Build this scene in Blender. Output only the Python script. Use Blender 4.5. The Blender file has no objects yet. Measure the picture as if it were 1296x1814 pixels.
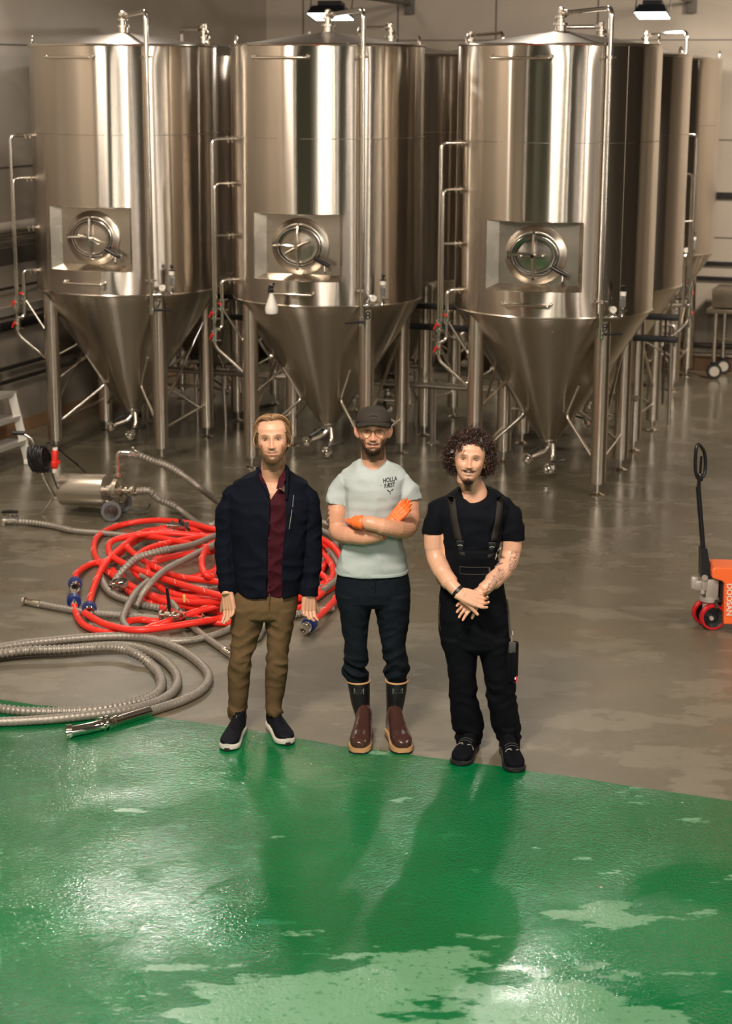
import bpy, bmesh, math, random
import numpy as np
from mathutils import Vector, Matrix, noise
random.seed(7)
C = bpy.context.scene.collection
PI = math.pi
R_ = math.radians

# ------------------------------------------------------------------ camera
CAM_H, CF, CP, CR = 3.457, 3242.4, .2345, .0047
_F = np.array([0, math.cos(CP), -math.sin(CP)]); _X = np.array([1., 0, 0]); _U = np.array([0, math.sin(CP), math.cos(CP)])
_R2 = math.cos(CR)*_X + math.sin(CR)*_U; _U2 = -math.sin(CR)*_X + math.cos(CR)*_U
cam = bpy.data.cameras.new('camera'); camo = bpy.data.objects.new('camera', cam); C.objects.link(camo)
m = Matrix.Identity(4)
for i in range(3):
    m[i][0] = _R2[i]; m[i][1] = _U2[i]; m[i][2] = -_F[i]
m[0][3], m[1][3], m[2][3] = 0, 0, CAM_H
camo.matrix_world = m
cam.sensor_width = 36; cam.sensor_height = 36; cam.sensor_fit = 'AUTO'
cam.lens = CF/1814*36; cam.clip_end = 200
cam.dof.use_dof = True; cam.dof.focus_distance = 9.7; cam.dof.aperture_fstop = 3.2
bpy.context.scene.camera = camo

# ------------------------------------------------------------------ world, lights, exposure
sc = bpy.context.scene
w = bpy.data.worlds.new('world'); sc.world = w; w.use_nodes = True
w.node_tree.nodes['Background'].inputs[0].default_value = (.05, .045, .04, 1)
w.node_tree.nodes['Background'].inputs[1].default_value = .3
def area(name, loc, target, sx, sy, power, col=(1, .875, .73), spread=180):
    l = bpy.data.lights.new(name, 'AREA'); l.shape = 'RECTANGLE'; l.size = sx; l.size_y = sy; l.energy = power; l.color = col
    l.spread = R_(spread)
    o = bpy.data.objects.new(name, l); C.objects.link(o); o.location = loc
    o.rotation_euler = (Vector(target)-Vector(loc)).to_track_quat('-Z', 'Y').to_euler(); return o
area('key_light', (-1.3, 4.6, 6.2), (.0, 10.5, .6), 1.3, 1.1, 560, (1, .875, .735))
area('key_light', (-.3, .2, 5.2), (.2, 13, 1.0), 1.2, .9, 165, (1, .875, .735))
area('hall_fill_light', (6.4, 8.0, 6.0), (1.8, 16, 1.2), .4, 1.4, 240, (1, .865, .72))  # unseen light added at the side for more streaks on the tanks
area('hall_fill_light', (2.0, -4.5, 6.0), (0, 8, 0), .6, 1.6, 200, (1, .875, .73))  # unseen light added behind the camera for the tank reflections
area('hall_fill_light', (-3.9, 12.6, 5.3), (-4.2, 17.4, .3), .5, .9, 150, (1, .875, .73))  # added out of view to brighten the lower side wall
# tall unseen lights added around the hall to streak the tank reflections
for lx, ly, tx, pw in ((-8.6, 3.5, -2, 42), (7.6, 1.5, 0, 45), (4.6, -6.0, 0, 45), (-3.2, -7.5, -1, 45), (9.6, 7.5, 1, 36)):
    area('streak_light', (lx, ly, 2.9), (tx, 16, 2.4), .36, 2.6, pw, (1, .90, .79))
# floodlights hung over the aisle between the tank rows, tilted towards the open floor
area('flood_light', (-2.3, 17.5, 5.10), (-1.0, 8.0, 0), .16, .12, 60, (1, .95, .86))
area('flood_light', (1.42, 17.5, 5.95), (.6, 8.0, 0), .15, .11, 50, (1, .95, .86))
# the floodlights on the wall arms
area('flood_light', (3.10, 20.6, 3.95), (3.6, 20.9, 0), .34, .26, 45, (1, .93, .82))
area('hall_fill_light', (6.2, 16.6, 5.2), (4.9, 21.6, .6), .4, .8, 170, (1, .875, .73), 110)  # no arm lamp: added out of view to brighten the wall by the table
area('flood_light', (-.42, 20.5, 3.98), (-.6, 20.0, 0), .46, .26, 60, (1, .93, .82))
sc.view_settings.view_transform = 'Standard'; sc.view_settings.look = 'None'
sc.view_settings.gamma = 1; sc.view_settings.use_curve_mapping = False
sc.view_settings.exposure = 0.17
sc.cycles.max_bounces = 7; sc.cycles.diffuse_bounces = 3; sc.cycles.glossy_bounces = 5; sc.cycles.transmission_bounces = 5
sc.cycles.caustics_reflective = False; sc.cycles.caustics_refractive = False
sc.cycles.sample_clamp_indirect = 6; sc.cycles.use_denoising = True

def ray(x, y):
    return _F + _R2*(x-648)/CF - _U2*(y-907)/CF
def gp(x, y, z=0.):                      # the point of the plane at height z seen at a pixel
    d = ray(x, y); t = (z-CAM_H)/d[2]; return Vector(d*t + np.array([0, 0, CAM_H]))
def at(x, y, Y):                         # the point at depth Y seen at a pixel
    d = ray(x, y); return Vector(d*Y/d[1] + np.array([0, 0, CAM_H]))

# ------------------------------------------------------------------ mesh helpers
class MB:
    def __init__(s): s.v = []; s.f = []; s.c = []; s.col = None
    def add(s, vs, fs):
        n = len(s.v); s.v.extend([tuple(v) for v in vs]); s.f.extend([tuple(i+n for i in f) for f in fs])
        if s.col is not None: s.c.extend([s.col]*len(vs))
    def box(s, c, d, rot=None, bev=0.):
        hx, hy, hz = d[0]/2, d[1]/2, d[2]/2
        if bev <= 0:
            vs = [(x, y, z) for x in (-hx, hx) for y in (-hy, hy) for z in (-hz, hz)]
            fs = [(0, 1, 3, 2), (4, 6, 7, 5), (0, 4, 5, 1), (2, 3, 7, 6), (0, 2, 6, 4), (1, 5, 7, 3)]
        else:
            b = min(bev, hx*.9, hy*.9, hz*.9)
            bm = bmesh.new(); bmesh.ops.create_cube(bm, size=1)
            for v in bm.verts: v.co = Vector((v.co.x*2*hx, v.co.y*2*hy, v.co.z*2*hz))
            bmesh.ops.bevel(bm, geom=list(bm.edges), offset=b, segments=2, affect='EDGES', profile=.5)
            bm.verts.index_update(); vs = [v.co.copy() for v in bm.verts]; fs = [[v.index for v in f.verts] for f in bm.faces]; bm.free()
        M_ = Matrix.Translation(Vector(c))
        if rot is not None: M_ = M_ @ (rot if isinstance(rot, Matrix) else Matrix.Rotation(rot, 4, 'Z'))
        s.add([M_ @ Vector(v) for v in vs], fs); return s
    def tube(s, pts, r, n=10, caps=True, closed=False, ell=1., upv=None):
        P = [Vector(p) for p in pts]; k = len(P)
        rr = [r]*k if not hasattr(r, '__len__') else list(r)
        T = []
        for i in range(k):
            a = P[i-1] if (i > 0 or closed) else P[i]; b = P[(i+1) % k] if (i < k-1 or closed) else P[i]
            t = (b-a); T.append(t.normalized() if t.length > 1e-9 else Vector((0, 0, 1)))
        up = Vector(upv) if upv is not None else (Vector((0, 0, 1)) if abs(T[0].z) < .9 else Vector((0, 1, 0)))
        N = (up - T[0]*up.dot(T[0])).normalized()
        vs = []
        for i in range(k):
            if i:
                N = (N - T[i]*N.dot(T[i]))
                N = N.normalized() if N.length > 1e-6 else T[i].orthogonal().normalized()
            B = T[i].cross(N)
            for j in range(n):
                a = 2*PI*j/n
                vs.append(P[i] + N*(math.cos(a)*rr[i]) + B*(math.sin(a)*rr[i]*ell))
        fs = []
        for i in range(k-1 + (1 if closed else 0)):
            i2 = (i+1) % k
            for j in range(n):
                fs.append((i*n+j, i*n+(j+1) % n, i2*n+(j+1) % n, i2*n+j))
        if caps and not closed:
            fs.append(tuple(range(n-1, -1, -1))); fs.append(tuple((k-1)*n+j for j in range(n)))
        s.add(vs, fs); return s
    def cyl(s, a, b, r, n=16, r2=None):
        return s.tube([a, b], [r, r if r2 is None else r2], n)
    def lathe(s, prof, n=32, c=(0, 0, 0), M_=None, cap=True):
        vs = []; k = len(prof)
        for (r, z) in prof:
            for j in range(n):
                a = 2*PI*j/n; vs.append(Vector((r*math.cos(a), r*math.sin(a), z)))
        fs = [(i*n+j, i*n+(j+1) % n, (i+1)*n+(j+1) % n, (i+1)*n+j) for i in range(k-1) for j in range(n)]
        if cap:
            fs.append(tuple(range(n-1, -1, -1))); fs.append(tuple((k-1)*n+j for j in range(n)))
        M2 = Matrix.Translation(Vector(c)) @ (M_ if M_ is not None else Matrix.Identity(4))
        s.add([M2 @ v for v in vs], fs); return s
    def sph(s, c, r, n=16, m_=10, sc_=(1, 1, 1), M_=None):
        pr = [(max(1e-5, math.sin(PI*i/m_)), -math.cos(PI*i/m_)) for i in range(m_+1)]
        M2 = (M_ if M_ is not None else Matrix.Identity(4)) @ Matrix.Diagonal((r*sc_[0], r*sc_[1], r*sc_[2], 1))
        return s.lathe(pr, n, c, M2)
    def loft(s, secs, n=32):                # secs: (cx, cy, cz, ax, ay[, power]) horizontal superellipses
        vs = []
        for q in secs:
            pw = q[5] if len(q) > 5 else 2.
            for j in range(n):
                a = 2*PI*j/n; ca, sa = math.cos(a), math.sin(a)
                vs.append((q[0]+q[3]*math.copysign(abs(ca)**(2/pw), ca), q[1]+q[4]*math.copysign(abs(sa)**(2/pw), sa), q[2]))
        k = len(secs)
        fs = [(i*n+j, i*n+(j+1) % n, (i+1)*n+(j+1) % n, (i+1)*n+j) for i in range(k-1) for j in range(n)]
        fs.append(tuple(range(n-1, -1, -1))); fs.append(tuple((k-1)*n+j for j in range(n)))
        s.add(vs, fs); return s
    def prism(s, pts, d, M_=None):          # closed outline (x, z) extruded from y=0 to y=d
        n = len(pts); vs = [Vector((x, 0, z)) for x, z in pts] + [Vector((x, d, z)) for x, z in pts]
        fs = [tuple(range(n)), tuple(range(2*n-1, n-1, -1))] + [(i, i+n, (i+1) % n+n, (i+1) % n) for i in range(n)]
        if M_ is not None: vs = [M_ @ v for v in vs]
        s.add(vs, fs); return s
    def mesh(s, name, smooth=True, ang=40):
        me = bpy.data.meshes.new(name); me.from_pydata(s.v, [], s.f)
        if s.c:
            a = me.color_attributes.new('Col', 'FLOAT_COLOR', 'POINT')
            a.data.foreach_set('color', np.array([list(c)+[1.] for c in s.c], dtype=np.float32).ravel())
        bm = bmesh.new(); bm.from_mesh(me); bmesh.ops.recalc_face_normals(bm, faces=bm.faces); bm.to_mesh(me); bm.free()
        if smooth:
            me.polygons.foreach_set('use_smooth', [True]*len(me.polygons))
            try: me.set_sharp_from_angle(angle=R_(ang))
            except Exception: pass
        return me
    def build(s, name, mat, parent=None, smooth=True, ang=40, **props):
        o = bpy.data.objects.new(name, s.mesh(name, smooth, ang)); C.objects.link(o)
        if mat is not None: o.data.materials.append(mat)
        if parent is not None: o.parent = parent
        for k, v in props.items(): o[k] = v
        return o

def tag(o, label, cat, group=None):
    o['label'] = label; o['category'] = cat
    if group: o['group'] = group
    return o
def empty(name, loc, rz=0., label=None, cat=None, group=None):
    o = bpy.data.objects.new(name, None); C.objects.link(o); o.location = loc; o.rotation_euler = (0, 0, rz); o.empty_display_size = .1
    if label: tag(o, label, cat, group)
    return o
def copy_tree(o, parent=None):
    c = o.copy(); C.objects.link(c)
    if parent is not None: c.parent = parent
    for ch in list(o.children): copy_tree(ch, c)
    return c
def spline(pts, per=8, closed=False):
    P = [Vector(p) for p in pts]; n = len(P); out = []
    rng = range(n if closed else n-1)
    for i in rng:
        if closed: a, b, c, d = P[i-1], P[i], P[(i+1) % n], P[(i+2) % n]
        else: a, b, c, d = P[max(i-1, 0)], P[i], P[i+1], P[min(i+2, n-1)]
        for k in range(per):
            t = k/per
            out.append(.5*((2*b)+(c-a)*t+(2*a-5*b+4*c-d)*t*t+(3*b-a-3*c+d)*t**3))
    if not closed: out.append(P[-1])
    return out
def resample(pts, step):
    out = [pts[0].copy()]; acc = 0.
    for i in range(1, len(pts)):
        a, b = pts[i-1], pts[i]; L = (b-a).length; t = step-acc
        while t <= L and L > 0:
            out.append(a.lerp(b, t/L)); t += step
        acc = (acc+L) % step if L > 0 else acc
    return out
def elbow(pts, r=.05, k=5):                # rounds the inner corners of a polyline
    P = [Vector(p) for p in pts]; out = [P[0]]
    for i in range(1, len(P)-1):
        a = (P[i-1]-P[i]); b = (P[i+1]-P[i]); q = min(r, a.length*.45, b.length*.45)
        A = P[i]+a.normalized()*q; B = P[i]+b.normalized()*q
        for j in range(k+1):
            t = j/k; out.append(A*(1-t)**2 + P[i]*2*t*(1-t) + B*t*t)
    out.append(P[-1]); return out
def pol(az, r, z):                         # tank-local: azimuth in degrees from the front
    return Vector((r*math.sin(R_(az)), -r*math.cos(R_(az)), z))
def text_mesh(txt, size, depth=.001, name='txt', sx=1., off=.022):
    cu = bpy.data.curves.new(name, 'FONT'); cu.body = txt; cu.size = size; cu.extrude = depth; cu.align_x = 'CENTER'; cu.align_y = 'CENTER'; cu.resolution_u = 3
    cu.offset = size*off
    o = bpy.data.objects.new(name, cu); C.objects.link(o)
    me = bpy.data.meshes.new_from_object(o.evaluated_get(bpy.context.evaluated_depsgraph_get()))
    for v in me.vertices: v.co.x *= sx
    bpy.data.objects.remove(o); bpy.data.curves.remove(cu); return me

# ------------------------------------------------------------------ materials
MT = {}
def mat(name, col, rough=.5, metal=0., spec=.5, **kw):
    mt = bpy.data.materials.new(name); mt.use_nodes = True; b = mt.node_tree.nodes['Principled BSDF']
    b.inputs['Base Color'].default_value = (*col, 1); b.inputs['Roughness'].default_value = rough; b.inputs['Metallic'].default_value = metal
    b.inputs['Specular IOR Level'].default_value = spec
    for k, v in kw.items(): b.inputs[k.replace('_', ' ')].default_value = v
    MT[name] = mt; return mt
def nd(mt, t, **kw):
    n = mt.node_tree.nodes.new(t)
    for k, v in kw.items(): setattr(n, k, v)
    return n
def lk(mt, a, b): mt.node_tree.links.new(a, b)
def noise_mix(mt, c1, c2, scale=5, detail=4, lo=.35, hi=.65, mapping=(1, 1, 1), bump=0., rough=None, coord='Object'):
    b = mt.node_tree.nodes['Principled BSDF']
    tc = nd(mt, 'ShaderNodeTexCoord'); mp = nd(mt, 'ShaderNodeMapping'); mp.inputs['Scale'].default_value = mapping
    nz = nd(mt, 'ShaderNodeTexNoise'); nz.inputs['Scale'].default_value = scale; nz.inputs['Detail'].default_value = detail
    mr = nd(mt, 'ShaderNodeMapRange'); mr.inputs[1].default_value = lo; mr.inputs[2].default_value = hi
    mx = nd(mt, 'ShaderNodeMix', data_type='RGBA'); mx.inputs[6].default_value = (*c1, 1); mx.inputs[7].default_value = (*c2, 1)
    lk(mt, tc.outputs[coord], mp.inputs[0]); lk(mt, mp.outputs[0], nz.inputs['Vector']); lk(mt, nz.outputs['Fac'], mr.inputs[0])
    lk(mt, mr.outputs[0], mx.inputs[0]); lk(mt, mx.outputs[2], b.inputs['Base Color'])
    if bump:
        bp = nd(mt, 'ShaderNodeBump'); bp.inputs['Strength'].default_value = bump; bp.inputs['Distance'].default_value = .004
        lk(mt, nz.outputs['Fac'], bp.inputs['Height']); lk(mt, bp.outputs[0], b.inputs['Normal'])
    if rough:
        mr2 = nd(mt, 'ShaderNodeMapRange'); mr2.inputs[3].default_value = rough[0]; mr2.inputs[4].default_value = rough[1]
        lk(mt, nz.outputs['Fac'], mr2.inputs[0]); lk(mt, mr2.outputs[0], b.inputs['Roughness'])
    return nz, mr, mx
def vcol(mt):
    a = nd(mt, 'ShaderNodeVertexColor', layer_name='Col'); lk(mt, a.outputs[0], mt.node_tree.nodes['Principled BSDF'].inputs['Base Color']); return mt

def brushed(name, col, rough, aniso, vert=False):
    mt = mat(name, col, rough, 1.); b = mt.node_tree.nodes['Principled BSDF']
    b.inputs['Anisotropic'].default_value = aniso; b.inputs['Anisotropic Rotation'].default_value = .25
    tg = nd(mt, 'ShaderNodeTangent', direction_type='RADIAL', axis='Z'); lk(mt, tg.outputs[0], b.inputs['Tangent'])
    tc = nd(mt, 'ShaderNodeTexCoord')
    n2 = nd(mt, 'ShaderNodeTexNoise'); n2.inputs['Scale'].default_value = 2.2; n2.inputs['Detail'].default_value = 3
    lk(mt, tc.outputs['Object'], n2.inputs['Vector'])
    mx = nd(mt, 'ShaderNodeMix', data_type='RGBA'); mx.inputs[6].default_value = (*[c*.86 for c in col], 1); mx.inputs[7].default_value = (*col, 1)
    lk(mt, n2.outputs['Fac'], mx.inputs[0]); lk(mt, mx.outputs[2], b.inputs['Base Color'])
    return mt
STEEL = (.66, .60, .53)
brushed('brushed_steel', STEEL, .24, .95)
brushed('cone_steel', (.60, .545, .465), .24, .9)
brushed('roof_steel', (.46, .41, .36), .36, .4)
mat('pipe_steel', (.74, .69, .62), .16, 1.)
mat('dull_steel', (.55, .5, .44), .32, 1.)
brushed('leg_steel', (.72, .66, .57), .22, .5)
mat('chrome', (.82, .79, .74), .08, 1.)
mat('dark_steel', (.12, .11, .1), .35, .9)
mat('black_rubber', (.008, .008, .009), .45)
mat('black_paint', (.008, .0085, .011), .3)
mat('red_plastic', (.75, .03, .02), .4)
mat('white_plastic', (.82, .78, .7), .4)
mat('seam', (.33, .29, .25), .4, 1.)
# ------------------------------------------------------------------ the room
AL = R_(19.5)
uV = Vector((math.cos(AL), -math.sin(AL), 0)); vV = Vector((math.sin(AL), math.cos(AL), 0))
WL0 = Vector((-3.37, 18.0, 0))            # a point at the foot of the wall beside the tanks
WB0 = Vector((4.05, 22.0, 0))             # a point at the foot of the wall behind the tanks
def isect(a, d, b, e):
    M2 = np.array([[d.x, -e.x], [d.y, -e.y]]); t = np.linalg.solve(M2, np.array([b.x-a.x, b.y-a.y])); return a+d*t[0]
corner = isect(WL0, vV, WB0, uV)
ZC = 6.6

m = mat('wall_paint', (.40, .345, .285), .55)
noise_mix(m, (.33, .28, .225), (.42, .36, .295), .7, 5, .3, .7, bump=.05)
m = mat('wall_paint_dark', (.10, .09, .08), .6); noise_mix(m, (.07, .065, .06), (.13, .115, .1), .5, 3)
m = mat('ceiling_paint', (.22, .2, .18), .7); noise_mix(m, (.2, .18, .16), (.25, .23, .2), .6, 3)

def wall(name, a, b, z0, z1, mt, th=.2, side=1):
    a, b = Vector(a), Vector(b); d = (b-a); L = d.length; d.normalize(); nrm = Vector((-d.y, d.x, 0))*side
    mb = MB(); c = (a+b)/2+nrm*th/2; c.z = (z0+z1)/2
    mb.box(c, (L, th, z1-z0), math.atan2(d.y, d.x)); o = mb.build(name, mt, smooth=False); o['kind'] = 'structure'; return o
cL = corner - vV*34; cR = corner + uV*17; cF = cL + uV*17
wall('wall_left', cL, corner, 0, ZC, MT['wall_paint'], side=1)
wall('wall_back', corner, cR, 0, ZC, MT['wall_paint'], side=1)
wall('wall_right', cR, cF, 0, ZC, MT['wall_paint_dark'], side=1)
wall('wall_front', cF, cL, 0, ZC, MT['wall_paint_dark'], side=1)
mb = MB(); cc = (cL+cR)/2; mb.box((cc.x, cc.y, ZC+.1), (17.6, 34.6, .2), -AL)
o = mb.build('ceiling', MT['ceiling_paint'], smooth=False); o['kind'] = 'structure'

# --- concrete floor
def vmath(mt, op, a, b=None):
    n = nd(mt, 'ShaderNodeMath', operation=op)
    for i, x in enumerate((a, b)):
        if x is None: continue
        if isinstance(x, (int, float)): n.inputs[i].default_value = x
        else: lk(mt, x, n.inputs[i])
    return n.outputs[0]
def nz_(mt, src, scale, detail=4, rough=.55, mapping=None, rot=0., loc=(0, 0, 0)):
    if mapping:
        mp = nd(mt, 'ShaderNodeMapping'); mp.inputs['Scale'].default_value = mapping; mp.inputs['Rotation'].default_value = (0, 0, rot); mp.inputs['Location'].default_value = loc
        lk(mt, src, mp.inputs[0]); src = mp.outputs[0]
    n = nd(mt, 'ShaderNodeTexNoise'); n.inputs['Scale'].default_value = scale; n.inputs['Detail'].default_value = detail; n.inputs['Roughness'].default_value = rough
    lk(mt, src, n.inputs['Vector']); return n.outputs['Fac']
def rng_(mt, src, a, b, c=0., d=1., smooth=False):
    n = nd(mt, 'ShaderNodeMapRange'); n.inputs[1].default_value = a; n.inputs[2].default_value = b; n.inputs[3].default_value = c; n.inputs[4].default_value = d
    if smooth: n.interpolation_type = 'SMOOTHSTEP'
    lk(mt, src, n.inputs[0]); return n.outputs[0]
def mixc(mt, f, a, b):
    n = nd(mt, 'ShaderNodeMix', data_type='RGBA')
    for i, x in ((0, f), (6, a), (7, b)):
        if isinstance(x, tuple): n.inputs[i].default_value = (*x, 1)
        elif isinstance(x, (int, float)): n.inputs[i].default_value = x
        else: lk(mt, x, n.inputs[i])
    return n.outputs[2]
m = mat('concrete', (.15, .13, .1), .3); b = m.node_tree.nodes['Principled BSDF']
geo = nd(m, 'ShaderNodeNewGeometry').outputs['Position']
big = rng_(m, nz_(m, geo, .55, 5), .35, .68)
fine = rng_(m, nz_(m, geo, 9, 6, .7), .3, .75)
grit = rng_(m, nz_(m, geo, 160, 2), .35, .7)
stain = rng_(m, nz_(m, geo, .9, 6, .62, (1, 1.6, 1), .3, (3.1, 7.4, 0)), .60, .68)
dry = rng_(m, nz_(m, geo, 1.7, 7, .66, (1, 1.5, 1), .5, (11., 2.4, 0)), .52, .56)
c = mixc(m, big, (.108, .093, .062), (.150, .129, .088))
c = mixc(m, vmath(m, 'MULTIPLY', fine, .5), c, (.185, .162, .115))
c = mixc(m, vmath(m, 'MULTIPLY', dry, .34), c, (.29, .26, .20))
c = mixc(m, vmath(m, 'MULTIPLY', stain, .3), c, (.23, .125, .055))
c = mixc(m, vmath(m, 'MULTIPLY', grit, .14), c, (.04, .035, .028))
lk(m, c, b.inputs['Base Color'])
sy = nd(m, 'ShaderNodeSeparateXYZ'); lk(m, geo, sy.inputs[0])
far = rng_(m, sy.outputs['Y'], 10.0, 14.5, 0, 1)
r1 = vmath(m, 'ADD', rng_(m, nz_(m, geo, 1.3, 5), .3, .7, .28, .44), rng_(m, far, 0, 1, .05, -.17))
lk(m, r1, b.inputs['Roughness'])
bp = nd(m, 'ShaderNodeBump'); bp.inputs['Distance'].default_value = .0012; lk(m, rng_(m, far, 0, 1, .55, .12), bp.inputs['Strength'])
lk(m, vmath(m, 'ADD', nz_(m, geo, 130, 2), vmath(m, 'MULTIPLY', nz_(m, geo, 14, 3), .8)), bp.inputs['Height']); lk(m, bp.outputs[0], b.inputs['Normal'])
b.inputs['Specular IOR Level'].default_value = .75
mb = MB(); mb.box((cc.x, cc.y, -.1), (17.6, 34.6, .2), -AL)
o = mb.build('floor', m, smooth=False); o['kind'] = 'structure'

# --- green resin coating laid over the near half of the concrete: a thin slab with its own edge
m = mat('green_resin', (0, .2, .06), .3); b = m.node_tree.nodes['Principled BSDF']
geo = nd(m, 'ShaderNodeNewGeometry').outputs['Position']
sep = nd(m, 'ShaderNodeSeparateXYZ'); lk(m, geo, sep.inputs[0])
big = rng_(m, nz_(m, geo, .8, 5), .35, .68)
gc = mixc(m, big, (.0006, .105, .029), (.0012, .150, .045))
scuff = rng_(m, nz_(m, geo, 3.0, 7, .7, (1, 2.2, 1), .5, (4., 9., 0)), .60, .72)
gc = mixc(m, vmath(m, 'MULTIPLY', scuff, .28), gc, (.07, .35, .15))
# wet sheen painted as paler green: torn, streaky patches, densest at the near end
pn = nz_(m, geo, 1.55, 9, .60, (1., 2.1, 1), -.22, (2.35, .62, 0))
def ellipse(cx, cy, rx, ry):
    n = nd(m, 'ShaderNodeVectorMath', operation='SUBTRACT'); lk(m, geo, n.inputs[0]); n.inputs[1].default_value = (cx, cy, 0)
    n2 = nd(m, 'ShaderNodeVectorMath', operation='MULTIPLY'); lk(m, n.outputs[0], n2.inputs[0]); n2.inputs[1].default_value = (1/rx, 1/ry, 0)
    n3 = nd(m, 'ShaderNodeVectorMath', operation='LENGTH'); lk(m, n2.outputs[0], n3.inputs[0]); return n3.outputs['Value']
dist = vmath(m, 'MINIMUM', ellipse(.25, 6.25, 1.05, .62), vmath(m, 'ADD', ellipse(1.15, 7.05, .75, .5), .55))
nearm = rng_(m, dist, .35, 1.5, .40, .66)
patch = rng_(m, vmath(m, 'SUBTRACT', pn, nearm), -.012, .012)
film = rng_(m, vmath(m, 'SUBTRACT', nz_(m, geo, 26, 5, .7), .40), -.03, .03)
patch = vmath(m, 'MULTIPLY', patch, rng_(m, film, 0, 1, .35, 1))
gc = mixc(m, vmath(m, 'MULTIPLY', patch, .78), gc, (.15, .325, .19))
dots = nd(m, 'ShaderNodeTexVoronoi'); dots.inputs['Scale'].default_value = 3.2; lk(m, geo, dots.inputs['Vector'])
gc = mixc(m, rng_(m, dots.outputs['Distance'], .022, .016), gc, (.42, .36, .24))
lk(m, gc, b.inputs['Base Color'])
grain = nz_(m, geo, 120, 2, .6)
grain2 = nz_(m, geo, 62, 2, .5)
flat = nz_(m, geo, 1.1, 4, .55, (1, 1, 1), 0, (5.2, 3.3, 0))
amount = rng_(m, flat, .38, .60, .30, 1.)
amount = vmath(m, 'MULTIPLY', amount, rng_(m, patch, 0, 1, 1, .62))
bp = nd(m, 'ShaderNodeBump'); bp.inputs['Distance'].default_value = .0052
lk(m, amount, bp.inputs['Strength'])
lk(m, vmath(m, 'ADD', vmath(m, 'MULTIPLY', grain, .55), grain2), bp.inputs['Height']); lk(m, bp.outputs[0], b.inputs['Normal'])
lk(m, rng_(m, nz_(m, geo, 2.1, 4), .3, .7, .06, .14), b.inputs['Roughness'])
b.inputs['Specular IOR Level'].default_value = .6
edge = [(-400, 1171), (0, 1239), (60, 1248), (110, 1253), (260, 1268), (330, 1277), (384, 1284), (440, 1292), (530, 1309), (610, 1322), (700, 1333), (790, 1345), (850, 1353), (940, 1366), (1000, 1374), (1100, 1390), (1200, 1405), (1296, 1419), (1700, 1478), (2400, 1590)]
E_ = [gp(x, y, .004) for x, y in edge]
E_ = [E_[0] - (E_[1]-E_[0]).normalized()*2.0] + E_
pts = []
for i in range(len(E_)-1):
    for k in range(10):
        p = E_[i].lerp(E_[i+1], k/10); p.y += .012*noise.noise(Vector((p.x*5, 0, 0))) + .004*noise.noise(Vector((p.x*30, 3, 0))); pts.append(p)
pts.append(E_[-1])
mb = MB(); n = len(pts)
vs = [Vector((p.x, p.y, .004)) for p in pts] + [Vector((p.x, p.y+.006, 0.0)) for p in pts] + [Vector((p.x, -6.0, .004)) for p in pts]
fs = [(i, i+1, n+i+1, n+i) for i in range(n-1)] + [(2*n+i, 2*n+i+1, i+1, i) for i in range(n-1)]
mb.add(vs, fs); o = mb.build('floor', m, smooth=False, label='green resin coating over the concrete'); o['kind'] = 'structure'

# --- panel joints, rails and skirting on the walls
mat('joint_dark', (.10, .085, .07), .6); mat('rail_dark', (.012, .011, .012), .4); mat('skirting', (.30, .17, .09), .5)
def along(p0, d, t, off, z):              # a point on a wall: t along d, off into the room
    nrm = -vV if d is uV else uV
    return p0 + d*t + nrm*off + Vector((0, 0, z))
def bar_on(name, p0, d, t0, t1, z, h, th, mt, **kw):
    nrm = -vV if d is uV else uV
    a = p0+d*t0; b = p0+d*t1; c = (a+b)/2+nrm*th/2; c.z = z
    mb = MB(); mb.box(c, ((b-a).length, th, h), math.atan2(d.y, d.x), min(th, h)*.15); return mb.build(name, mt, smooth=False, **kw)
for i, t in enumerate((.5, 1.75, 3.0, 4.25, 6.75, 9.25)):
    mb = MB(); c = corner+uV*t-vV*.002; mb.box((c.x, c.y, ZC/2), (.018, .006, ZC), -AL)
    o = mb.build('trim_%d' % (i+1), MT['joint_dark'], smooth=False); o['kind'] = 'structure'
for i, z in enumerate((1.14, 2.28, 3.42, 4.56)):
    o = bar_on('trim_%d' % (i+7), corner, uV, .02, 16.9, z+.45, .014, .005, MT['joint_dark']); o['kind'] = 'structure'
    o = bar_on('trim_%d' % (i+11), corner, vV, -33, -.02, z+.3, .014, .005, MT['joint_dark']); o['kind'] = 'structure'
o = bar_on('baseboard_back', corner, uV, .02, 16.9, .075, .15, .03, MT['skirting']); o['kind'] = 'structure'
o = bar_on('baseboard_left', corner, vV, -33, -.03, .06, .12, .025, MT['skirting']); o['kind'] = 'structure'
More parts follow.
